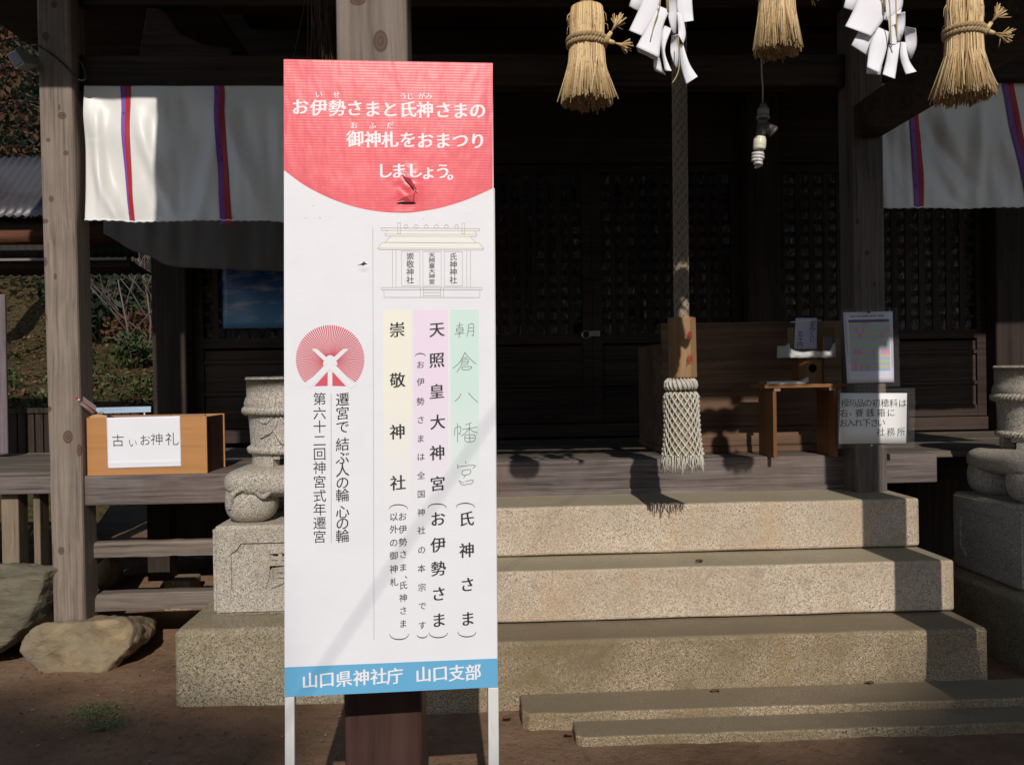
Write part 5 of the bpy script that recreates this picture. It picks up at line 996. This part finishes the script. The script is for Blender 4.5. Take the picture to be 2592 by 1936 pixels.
# ------------------------------------------------------------------ notices on the right post
t = NT('clear_sleeve'); t.col((0.9, 0.9, 0.92)).rough(0.1).set(Alpha=0.035, IOR=1.4, Specular_IOR_Level=0.5).bump(t.noise(t.map((18, 18, 9)), 1.5, 3, 0.6, 1.0), 0.012, 0.7); CLEAR = t.m
ycp = yplane(3.812); cal = thing('age_chart', (at(2200, 970, 3.81).x, 3.812, at(2200, 975, 3.81).z), 'coloured zodiac age chart in a clear sleeve, upper notice on the greyed post', 'chart', 'sheets on the greyed post')
sa = lambda x, y: (2120+x/7.51, 770+y/7.51)
cc = [(105, 155), (1045, 135), (1075, 1480), (185, 1500)]
def cq(u, v): 
    x = (cc[0][0]*(1-u)+cc[1][0]*u)*(1-v)+(cc[3][0]*(1-u)+cc[2][0]*u)*v; y = (cc[0][1]*(1-u)+cc[1][1]*u)*(1-v)+(cc[3][1]*(1-u)+cc[2][1]*u)*v; return sa(x, y)
CP = NT('chart_paper'); CP.col((0.66, 0.62, 0.72)).rough(0.5); CP = CP.m
m = MB(); m.grid(lambda u, v: ycp.hit(*cq(u, v), 0.0004*nz(u*3, v*3)), 10, 14); pc = m.build('chart_sheet', CP, cal, solid=0.0004)
def tablecell(m, u0, u1, v0, v1, off): m.poly([ycp.hit(*cq(u, v), off) for u, v in ((u0, v0), (u1, v0), (u1, v1), (u0, v1))])
m = MB(); tablecell(m, 0.095, 0.925, 0.107, 0.148, 0.0012); m.build('chart_header', flat('chart_navy', (0.06, 0.045, 0.20), 0.5), pc)
yel = MB(); blu = MB(); pnk = MB(); num = MB(); rnd = random.Random(4)
PKC = {(0, 4), (0, 5), (1, 2), (1, 4), (1, 12), (2, 3), (2, 10), (3, 7), (5, 1), (5, 2), (5, 3), (5, 7), (5, 10), (5, 11), (5, 12), (6, 7), (7, 1), (8, 1), (8, 3), (8, 5)}
ages = list(range(103, 0, -1))
for r in range(9):
    v0 = 0.148+r*0.0762; ua, ub = 0.100-0.001*r, 0.93-0.001*r
    for c_ in range(13):
        u0, u1 = ua+(ub-ua)*c_/13, ua+(ub-ua)*(c_+1)/13
        tablecell(pnk if (r, c_) in PKC else yel, u0, u1, v0, v0+0.035, 0.0012); tablecell(pnk if (r, c_) in PKC and r in (5, 7, 8, 2, 1) else blu, u0, u1, v0+0.035, v0+0.0762, 0.0012)
        if c_ and not (r == 8 and c_ > 7):
            s_ = str(max(1, 103-(r*12+c_-1))); pxx, pyy = cq((u0+u1)/2, v0+0.055)
            for k_, d_ in enumerate(s_): put(num, d_, ycp, pxx+(k_-(len(s_)-1)/2)*2.6, pyy, 5.2, 0.0018, 0.02, own=True)
yel.build('chart_cells', flat('chart_yellow', (0.52, 0.45, 0.24), 0.5), pc); blu.build('chart_cells', flat('chart_blue', (0.31, 0.43, 0.56), 0.5), pc); pnk.build('chart_cells', flat('chart_pink', (0.58, 0.27, 0.40), 0.5), pc); num.build('chart_figures', INK, pc)
m = MB()
for i, ch_ in enumerate('平成26年干支年齢(数え年)早見表'): put(m, ch_, ycp, *cq(0.15+0.0405*i, 0.062), 6.6, 0.0018, 0.012)
m.build('chart_title', INK, pc)
m = MB()
for (pa, pb) in (((0.03, 0.12), (0.05, 0.62)), ((0.965, 0.12), (0.965, 0.8))):
    for i in range(26): put(m, '年運数厄前後歳'[i % 7], ycp, *cq(pa[0]+(pb[0]-pa[0])*i/26, pa[1]+(pb[1]-pa[1])*i/26), 3.2, 0.0018, 0)
m.build('chart_margin_text', GREYINK, pc)
def sleeve(pts, parent, lab, bul, n=30):
    P = [yplane(3.803).hit(*p) for p in pts]; m = MB(); m.grid(lambda u, v: P[0].lerp(P[1], u).lerp(P[3].lerp(P[2], u), v)+V((0, -bul*abs(nz(u*3.3, v*4, 3))-0.8*bul*max(0, nz(u*9, v*10, 6))*(1 if (u < 0.14 or u > 0.86 or v < 0.09 or v > 0.92) else 0.15), 0)), n, n); return m.build('clear_sleeve', CLEAR, parent)
sleeve([sa(35, 90), sa(1140, 60), sa(1185, 1560), sa(130, 1610)], cal, '', 0.012)
m = MB(); p_ = yplane(3.800).hit(*sa(590, 148)); m.ball(p_+V((0, -0.006, 0)), 0.007, 0.006, 0.006); m.tube([p_, p_+V((0, 0.02, 0))], 0.003, 6); m.build('push_pin', flat('blue_pin', (0.03, 0.04, 0.18), 0.3), cal)
nt_ = thing('payment_notice', (at(2210, 1120, 3.81).x, 3.812, at(2210, 1125, 3.81).z), 'plain white hand-lettered notice in a clear sleeve, lower sheet on the greyed post', 'notice', 'sheets on the greyed post')
q4 = lambda x, y: (1640+x/3.16, 760+y/3.16)
cr2 = [ycp.hit(*q4(*p)) for p in ((1540, 742), (2072, 742), (2066, 1142), (1528, 1148))]; NP = NT('notice_paper'); NP.col((0.82, 0.80, 0.78)).rough(0.55); NP = NP.m
m = MB(); m.grid(lambda u, v: cr2[0].lerp(cr2[1], u).lerp(cr2[3].lerp(cr2[2], u), v), 4, 4); ns = m.build('notice_sheet', NP, nt_, solid=0.0004)
m = MB()
for txt, pts in (('授与品の初穂料は', [(1577, 822), (1637, 822), (1698, 822), (1760, 822), (1825, 822), (1894, 822), (1964, 822), (2036, 824)]), ('右、賽銭箱に', [(1568, 902), (1640, 890), (1690, 902), (1778, 900), (1864, 900), (1945, 900)]), ('お入れ下さい', [(1563, 982), (1622, 980), (1684, 980), (1748, 980), (1812, 980), (1866, 980)]), ('社務所', [(1862, 1052), (1942, 1052), (2026, 1052)])):
    for ch_, (x, y) in zip(txt, pts): put(m, ch_, ycp, *q4(x, y), 68/3.16, 0.0012, 0.009)
m.build('brush_lettering', INK, ns); sleeve([(2122, 984), (2316, 982), (2314, 1134), (2120, 1134)], nt_, '', 0.008)
m = MB(); p_ = yplane(3.80).hit(*q4(1790, 1158)); m.ball(p_, 0.004, 0.004, 0.004, 10, 6); m.build('push_pin', PAPER, nt_)

# ------------------------------------------------------------------ lamp holder with spiral bulb
YL = 2.42; zl1 = lambda x, y: (1380+x/3.253, y/3.253); kL = mpp(YL); P_ = lambda x, y: at(*zl1(x, y), YL)
lamp = thing('hanging_lamp_holder', P_(1750, 1400), 'white spiral bulb in a dark branching socket hanging on a thin flex', 'lamp')
m = MB(); m.tube([V((P_(1780, 100).x, YL, 2.6)), P_(1780, 470), P_(1783, 620), P_(1792, 720), P_(1790, 860)], 0.0022, 6); m.build('flex', flat('grey_flex', (0.30, 0.29, 0.27), 0.5), lamp)
SOC = flat('dark_socket_plastic', (0.075, 0.062, 0.058), 0.5); SOC2 = flat('grey_socket_plastic', (0.20, 0.185, 0.18), 0.45)
u_ = kL/3.253
def cone(mb, a, b, ra, rb2, n=20): mb.tube([a, b], [ra*u_, rb2*u_], n)
m = MB(); cone(m, P_(1792, 850), P_(1795, 900), 22, 40); m.build('flex_cap', SOC, lamp)
m = MB(); cone(m, P_(1796, 898), P_(1794, 965), 48, 48); cone(m, P_(1794, 962), P_(1792, 985), 56, 52); m.build('socket_ring', SOC2, lamp)
m = MB(); cone(m, P_(1790, 985), P_(1784, 1040), 38, 40); cone(m, P_(1784, 1030), P_(1774, 1132), 40, 40); cone(m, P_(1800, 1030), P_(1872, 1080), 38, 46); cone(m, P_(1868, 1077), P_(1888, 1092), 50, 46); m.build('branch_socket', SOC, lamp)
m = MB(); cone(m, P_(1770, 1130), P_(1768, 1150), 44, 50); cone(m, P_(1768, 1150), P_(1764, 1205), 52, 54); cone(m, P_(1764, 1205), P_(1762, 1232), 54, 48); m.build('bulb_base', flat('cream_bulb_base', (0.70, 0.66, 0.50), 0.4), lamp, bevel=0.001)
c_ = P_(1752, 1310); pts = []
for i in range(121):
    f_ = i/120; a_ = 2*PI*4.3*f_; pts.append(V((c_.x+(0.012 if f_ < 0.02 else 1)*0+46*u_*math.cos(a_)*(0.55+0.45*math.sin(PI*min(1, f_*1.4+0.28)) if f_ > 0.6 else 0.86+0.14*f_), YL+46*u_*math.sin(a_), c_.z+(58-116*f_)*u_)))
m = MB(); m.tube([P_(1764, 1228), P_(1760, 1250)] + pts, 11.5*u_, 10); m.build('spiral_tube', flat('white_tube_glass', (0.72, 0.68, 0.66), 0.2), lamp)
# flood lamp with its cable by the left post
sz = lambda x, y: (x/2.58, y/2.58); YF = 3.75; fl = thing('flood_lamp', at(*sz(120, 420), YF), 'small square grey flood lamp on an arm beside the knotty post', 'flood lamp')
Fp = [at(*sz(*p), YF) for p in ((38, 352), (100, 322), (162, 418), (102, 458))]; nn = (Fp[1]-Fp[0]).cross(Fp[3]-Fp[0]).normalized(); nn = nn if nn.y < 0 else -nn
GM = flat('grey_lamp_metal', (0.30, 0.29, 0.27), 0.4, Metallic=0.4); cF = sum(Fp, V())/4; e = V((0.03, 0.055, 0.012))
m = MB(); m.prism(Fp, e); m.prism([cF+(p-cF)*0.62+e for p in Fp], e*0.7); m.build('housing', GM, fl, bevel=0.004)
m = MB(); m.prism([cF+(p-cF)*0.74+V((0, -0.0035, 0)) for p in Fp], V((0, 0.003, 0))); m.build('lens', flat('lamp_lens', (0.10, 0.085, 0.07), 0.15), fl)
m = MB(); m.tube([cF+e*1.4, at(*sz(215, 385), YF+0.1), V((PLX[0]+0.02, 3.86, at(*sz(262, 398), 3.86).z))], 0.009, 8); m.build('arm', GM, fl)
m = MB(); pc_ = [at(*sz(*p), 3.822) for p in ((238, 292), (300, 330), (365, 378), (425, 432))] + [at(*sz(*p), 3.80) for p in ((470, 480), (530, 528), (562, 500), (540, 425), (520, 400))]
m.tube([at(*sz(205, 300), 3.86)] + crom(pc_, 5), 0.004, 6); tag(m.build('black_cable', flat('black_cable', (0.015, 0.014, 0.014), 0.5)), 'black cable running across the knotty post from the flood lamp', 'cable')
# dried stems hanging beside the near porch post
m = MB(); rnd = random.Random(12); b0 = at(812, -150, 2.6)
for i in range(70):
    x = b0.x+rnd.gauss(0, 0.022); y = 2.6+rnd.gauss(0, 0.025); e = rnd.gauss(0, 0.022); m.tube([V((b0.x+(x-b0.x)*0.6, y, b0.z)), V((x, y, b0.z-0.2)), V((x+e, y, b0.z-0.42-rnd.random()*0.12))], 0.0013, 4)
tag(m.build('dried_stems', flat('dry_stem', (0.10, 0.06, 0.035), 0.8)), 'thin dried stems hanging beside the thick porch post above the signboard', 'dried stems')

# ------------------------------------------------------------------ trees, brush and litter behind
LEAF = {}
def leafmat(name, cols, rough=0.6):
    t = NT(name); g = t.n('ShaderNodeNewGeometry'); t.col(t.ramp(g.outputs['Random Per Island'], [(i/(len(cols)-1), c_) for i, c_ in enumerate(cols)])).rough(rough).set(Specular_IOR_Level=0.3); return t.m
DG = leafmat('dark_evergreen_leaves', [(0.006, 0.013, 0.007), (0.016, 0.03, 0.014), (0.034, 0.055, 0.022)]); OG = leafmat('autumn_leaves', [(0.05, 0.018, 0.009), (0.10, 0.038, 0.014), (0.06, 0.045, 0.016)]); GG = leafmat('green_leaves', [(0.018, 0.036, 0.010), (0.035, 0.06, 0.017), (0.06, 0.07, 0.024)])
BARK = wood('bark', (0.045, 0.032, 0.025), (0.10, 0.075, 0.058), (0.17, 0.13, 0.10), 'Z', fine=25, bump=0.01)
def leaves(m, c, R, n, size, rnd, shell=0.45, fl=1.0):
    for i in range(n):
        d = V((rnd.gauss(0, 1), rnd.gauss(0, 1), rnd.gauss(0, 1))).normalized(); r = shell+(1-shell)*rnd.random()**0.5; r *= 0.72+0.42*nz(d.x*1.9+c[0], d.y*1.9+c[1], d.z*1.9+c[2])+0.15
        p = V(c)+V((d.x*R[0]*r, d.y*R[1]*r, d.z*R[2]*r)); a = V((rnd.gauss(0, 1), rnd.gauss(0, 1), rnd.gauss(0, 1)*fl)).normalized(); b = a.orthogonal().normalized(); s_ = size*rnd.uniform(0.6, 1.3)
        m.add([p-a*s_, p+b*s_*0.45, p+a*s_, p-b*s_*0.45], [(0, 1, 2, 3)])
def tree(x, y, h, R, n, mt, lab, seed, size=0.12, tr=0.16, low=0.35, group=None, leafz=None):
    rnd = random.Random(seed); z0 = hillz(x, y) if y > 6 else 0
    th = thing('tree', (x, y, z0), lab, 'tree', group); m = MB(); top = V((x+rnd.uniform(-.3, .3), y, z0+h*0.9)); base = V((x, y, z0-0.2))
    P = [base.lerp(top, i/8)+V((rnd.gauss(0, .03), rnd.gauss(0, .03), 0)) for i in range(9)]; m.tube(P, [tr*(1.35 if i == 0 else 1-0.09*i) for i in range(9)], 12)
    for k in range(10):
        f_ = rnd.uniform(low, 0.95); p = base.lerp(top, f_); a_ = rnd.uniform(0, 2*PI); q = p+V((math.cos(a_)*R*0.8, math.sin(a_)*R*0.8, R*0.25)); m.tube([p, p.lerp(q, 0.5)+V((0, 0, 0.08)), q], [tr*0.35, tr*0.2, tr*0.07], 6)
    m.build('trunk', BARK, th); m = MB()
    for k in range(14):
        f_ = low+(1-low)*(k+0.5)/14; a_ = k*2.4; rr = R*(1.15-0.75*f_); leaves(m, (x+math.cos(a_)*rr*0.5, y+math.sin(a_)*rr*0.5, z0+h*f_), (rr*0.8, rr*0.8, h*0.09+0.2), n//14, size, rnd)
    m.build('crown', mt, th)
GT = 'trees on the slope behind the hall'
tree(-6.3, 11.3, 6.5, 1.6, 5000, DG, 'evergreen on the slope with a pale bare trunk, seen beside the knotty post', 21, 0.055, 0.17, 0.42, GT)
tree(-5.2, 14.5, 7.5, 2.2, 9000, DG, 'dark evergreen behind the leafless sapling, seen between post and hall', 22, 0.065, 0.2, 0.04, GT)
tree(-7.2, 15.0, 8.5, 2.4, 9000, DG, 'dark evergreen higher on the slope behind the pale trunk', 23, 0.065, 0.2, 0.06, GT)
tree(-9.0, 18.5, 15.0, 4.2, 9000, DG, 'tallest dark evergreen, behind all the other trees over the shed', 27, 0.16, 0.3, 0.1, GT)
tree(-4.0, 19.0, 15.0, 4.4, 9000, DG, 'tall dark evergreen rising far behind the shrine hall itself', 28, 0.16, 0.3, 0.1, GT)
tree(-9.6, 13.0, 8.0, 2.4, 8000, DG, 'dark evergreen directly above the corrugated shed roof', 24, 0.065, 0.2, 0.08, GT)
tree(-5.6, 10.2, 4.4, 1.0, 2600, OG, 'orange-leaved tree glimpsed above the corrugated shed roof', 25, 0.045, 0.05, 0.55, GT)
def shrub(cx, cy, R, n, mt, lab, seed, size=0.05):
    rnd = random.Random(seed); z = hillz(cx, cy); th = thing('shrub', (cx, cy, z), lab, 'shrub'); m = MB()
    for k in range(12): a_ = rnd.uniform(0, 2*PI); m.tube([V((cx, cy, z-0.05)), V((cx+R*0.4*math.cos(a_), cy+R*0.3*math.sin(a_), z+R*0.7)), V((cx+R*0.8*math.cos(a_), cy+R*0.6*math.sin(a_), z+R*1.3))], [0.012, 0.008, 0.003], 5)
    m.build('stems', BARK, th); m = MB(); leaves(m, (cx, cy, z+R*0.8), (R, R*0.8, R*0.8), n, size, rnd, 0.25); m.build('foliage', mt, th)
a = at(322, 820, 10.6); shrub(a.x+0.1, 10.6, 0.42, 420, OG, 'small orange-brown shrub on the slope beside the hall corner', 31, 0.05)
a = at(340, 850, 9.9); shrub(a.x, 9.9, 0.28, 260, GG, 'small light green shrub at the foot of the orange-brown one', 32, 0.045)
a = at(250, 800, 12.0); shrub(a.x, 12.0, 0.9, 1400, DG, 'dark glossy bush between the knotty post and the leafless sapling', 33, 0.07)
rnd = random.Random(3); a = at(366, 880, 10.2); z = hillz(a.x, 10.2); th = thing('leafless_sapling', (a.x, 10.2, z), 'leafless sapling with fine pale twigs on the slope', 'sapling'); m = MB()
TW = flat('pale_twig', (0.13, 0.10, 0.085), 0.8)
def branch(p, d, L, r, lv):
    q = p+d*L; m.tube([p, p.lerp(q, 0.5)+V((rnd.gauss(0, .03), rnd.gauss(0, .03), rnd.gauss(0, .02)))*L, q], [r, r*0.8, r*0.5], 5)
    if lv:
        for k in range(4): branch(p.lerp(q, rnd.uniform(0.3, 1.0)), (d+V((rnd.gauss(0, .55), rnd.gauss(0, .4), rnd.gauss(0.0, .4)))).normalized(), L*rnd.uniform(0.45, 0.75), r*0.5, lv-1)
for dx in (-0.15, 0.05, 0.3): branch(V((a.x+dx, 10.2, z-0.05)), V((rnd.gauss(-0.15, 0.15), 0, 1)).normalized(), rnd.uniform(0.9, 1.25), 0.014, 3)
m.build('twigs', TW, th)
# fallen leaves and clover on the slope
m = MB(); rnd = random.Random(8)
for i in range(9000):
    y = rnd.uniform(7.2, 13.8); x = rnd.uniform(-8.6, -2.9); z = hillz(x, y)+0.02; a_ = V((rnd.gauss(0, 1), rnd.gauss(0, 1), rnd.gauss(0, 0.5))).normalized(); b_ = a_.cross(V((rnd.gauss(0, .4), rnd.gauss(0, .4), 1))).normalized(); s_ = rnd.uniform(0.014, 0.035); p = V((x, y, z)); m.add([p-a_*s_, p+b_*s_*0.6, p+a_*s_, p-b_*s_*0.6], [(0, 1, 2, 3)])
tag(m.build('leaf_litter', leafmat('litter_leaves', [(0.10, 0.05, 0.024), (0.16, 0.09, 0.038), (0.07, 0.038, 0.022), (0.13, 0.105, 0.042)])), 'brown fallen leaves strewn over the grassy slope', 'leaf litter', kind='stuff')
m = MB()
for i in range(3800):
    y = rnd.uniform(7.2, 11.0); x = rnd.uniform(-7.6, -2.9)
    if nz(x*1.7, y*1.7, 5) < -0.05: continue
    z = hillz(x, y); s_ = rnd.uniform(0.02, 0.05); 
    for k in range(3): a_ = rnd.uniform(0, 6.28); p = V((x, y, z)); q = V((math.cos(a_), math.sin(a_), 0)); m.add([p, p+q*s_*0.7+V((0, 0, s_))+V((-q.y, q.x, 0))*s_*0.35, p+q*s_*1.3+V((0, 0, s_*0.9)), p+q*s_*0.7+V((0, 0, s_))-V((-q.y, q.x, 0))*s_*0.35], [(0, 1, 2, 3)])
tag(m.build('clover_patches', leafmat('clover_leaves', [(0.022, 0.045, 0.011), (0.045, 0.08, 0.018), (0.07, 0.095, 0.03)])), 'low green clover growing in patches on the slope', 'clover', kind='stuff')
# grit, pebbles and crumbs on the forecourt
m = MB(); rnd = random.Random(77)
for i in range(2600):
    y = rnd.uniform(2.2, 4.4); x = rnd.uniform(-2.4, -0.3) if rnd.random() < 0.75 else rnd.uniform(-0.3, 3.0)
    if x > -0.35 and y > 2.8 and x < 2.5: continue
    s_ = 0.0025+0.007*rnd.random()**4; p = V((x, y, 0.010*nz(x*2.3, y*2.3, 3)-0.006+s_*0.3)); o_ = [V((s_*rnd.uniform(.7, 1.3), 0, 0)), V((0, s_*rnd.uniform(.7, 1.3), 0)), V((0, 0, s_*0.7))]
    m.add([p+o_[0], p-o_[0], p+o_[1], p-o_[1], p+o_[2]], [(0, 2, 4), (2, 1, 4), (1, 3, 4), (3, 0, 4)])
tag(m.build('grit', leafmat('grit_stones', [(0.05, 0.035, 0.025), (0.16, 0.11, 0.075), (0.10, 0.075, 0.055), (0.26, 0.21, 0.16)])), 'loose grit and small pebbles scattered on the dirt', 'grit', kind='stuff')
# green moss tuft and a few dead leaves on the forecourt
m = MB(); rnd = random.Random(19)
for (px, py, rx, ry) in ((238, 1800, 0.10, 0.035), (268, 1833, 0.09, 0.03)):
    c_ = atz(px, py, 0.0)
    for i in range(520):
        p = c_+V((rnd.gauss(0, rx*0.55), rnd.gauss(0, ry*1.3), 0.001)); s_ = rnd.uniform(0.006, 0.014); m.add([p+V((-s_*0.3, 0, 0)), p+V((s_*0.3, 0, 0)), p+V((rnd.gauss(0, s_*0.6), rnd.gauss(0, s_*0.8), s_*0.5))], [(0, 1, 2)])
tag(m.build('moss_patch', leafmat('moss_blades', [(0.06, 0.085, 0.025), (0.12, 0.145, 0.05)])), 'green moss patch on the dark ground before the tan rock', 'moss', kind='stuff')
DL = flat('dead_leaf', (0.09, 0.05, 0.03), 0.8)
for (px, py, z, lab) in ((1283, 1822, 0.0, 'curled brown leaf on bare ground beside the signboard leg'), (1440, 1864, 0.0, 'brown leaf lying at the end of the front slab'), (1330, 1772, 0.0, 'dark red leaf at the corner of the lowest step'), (2202, 1732, ZA, 'dark twig-like leaf on the back slab, below the post shadow'), (1810, 1752, ZA, 'small dead leaf on the back slab, below the bell rope'), (1770, 1423, ZT[1], 'tiny dry leaf on the tread of the second step')):
    p = atz(px, py, max(z, 0.0)+0.004); m = MB(); rr = random.Random(px); s_ = 0.010; m.grid(lambda u, v: p+V(((u-0.5)*3*s_, (v-0.5)*s_*1.6*math.sin(PI*min(1, max(0, u*0.9+0.05))), 0.008*abs(2*v-1)+0.006*nz(u*3, v*3, px)+0.003)), 6, 4); tag(m.build('fallen_leaf', DL, solid=0.0005), lab, 'leaf')

# ------------------------------------------------------------------ out of the picture: an added shading mass of cedars at the viewer's back, and a guy wire
PROF = [(-30, 19.8), (-2.6, 19.3), (-1.2, 19.15), (-0.68, 19.0), (-0.60, 18.5), (0.0, 18.47), (0.25, 18.65), (1.1, 18.72), (1.5, 18.95), (1.95, 19.1), (2.12, 20.1), (30, 20.5)]
def hprof(x):
    for (xa, ha), (xb, hb) in zip(PROF, PROF[1:]):
        if xa <= x <= xb: return ha+(hb-ha)*(x-xa)/(xb-xa)
m = MB(); rnd = random.Random(41)          # added cedar mass with a solid core, top outline shaped to shade the forecourt
cx_ = [-11]+[x+0.0437*29.6 for x, h in PROF[1:-1]]+[13]; m.prism([V((-11, -26.6, -0.2))]+[V((x, -26.6, hprof(x-0.0437*29.6)-0.43)) for x in cx_]+[V((13, -26.6, -0.2))], (0, -1.0, 0))
for i in range(26000):
    y = -26+rnd.gauss(0, 0.5); x = rnd.uniform(-11, 13) if rnd.random() < 0.55 else rnd.uniform(-2.5, 5.5); h = hprof(x-0.0437*(3.2-y))+(y+26)*-0.649+0.10*nz(x*1.3, 4.4)
    z = h-0.12-rnd.random()**1.6*(h-1); a_ = V((rnd.gauss(0, 1), rnd.gauss(0, .5), rnd.gauss(0, 1))).normalized(); b_ = a_.cross(V((rnd.gauss(0, .5), 1, rnd.gauss(0, .5)))).normalized(); s_ = rnd.uniform(0.18, 0.42)*(0.55 if z > h-1.2 else 1.3); p = V((x, y, min(z, h-s_))); m.add([p-a_*s_, p+b_*s_*0.6, p+a_*s_, p-b_*s_*0.6], [(0, 1, 2, 3)])
tag(m.build('shade_woods', DG), "added unseen mass of dark cedars behind the viewer, shaped to shade the forecourt", 'shade_woods', kind='stuff')
p1, p2 = SP.hit(1250, 1030), SP.hit(850, 1620); sv = sunvec*4.0; q1, q2 = p1+sv, p2+sv; d_ = (q1-q2).normalized(); lo = q2-d_*(q2.z/d_.z); hi = q1+d_*3.0
m = MB(); m.tube([lo-d_*0.1, lo.lerp(hi, 0.5)-V((0, 0, 0.02)), hi], 0.0027, 8); tag(m.build('guy_wire', flat('galvanised_wire', (0.3, 0.3, 0.3), 0.5)), 'slanting guy wire behind the viewer, outside the picture', 'wire')
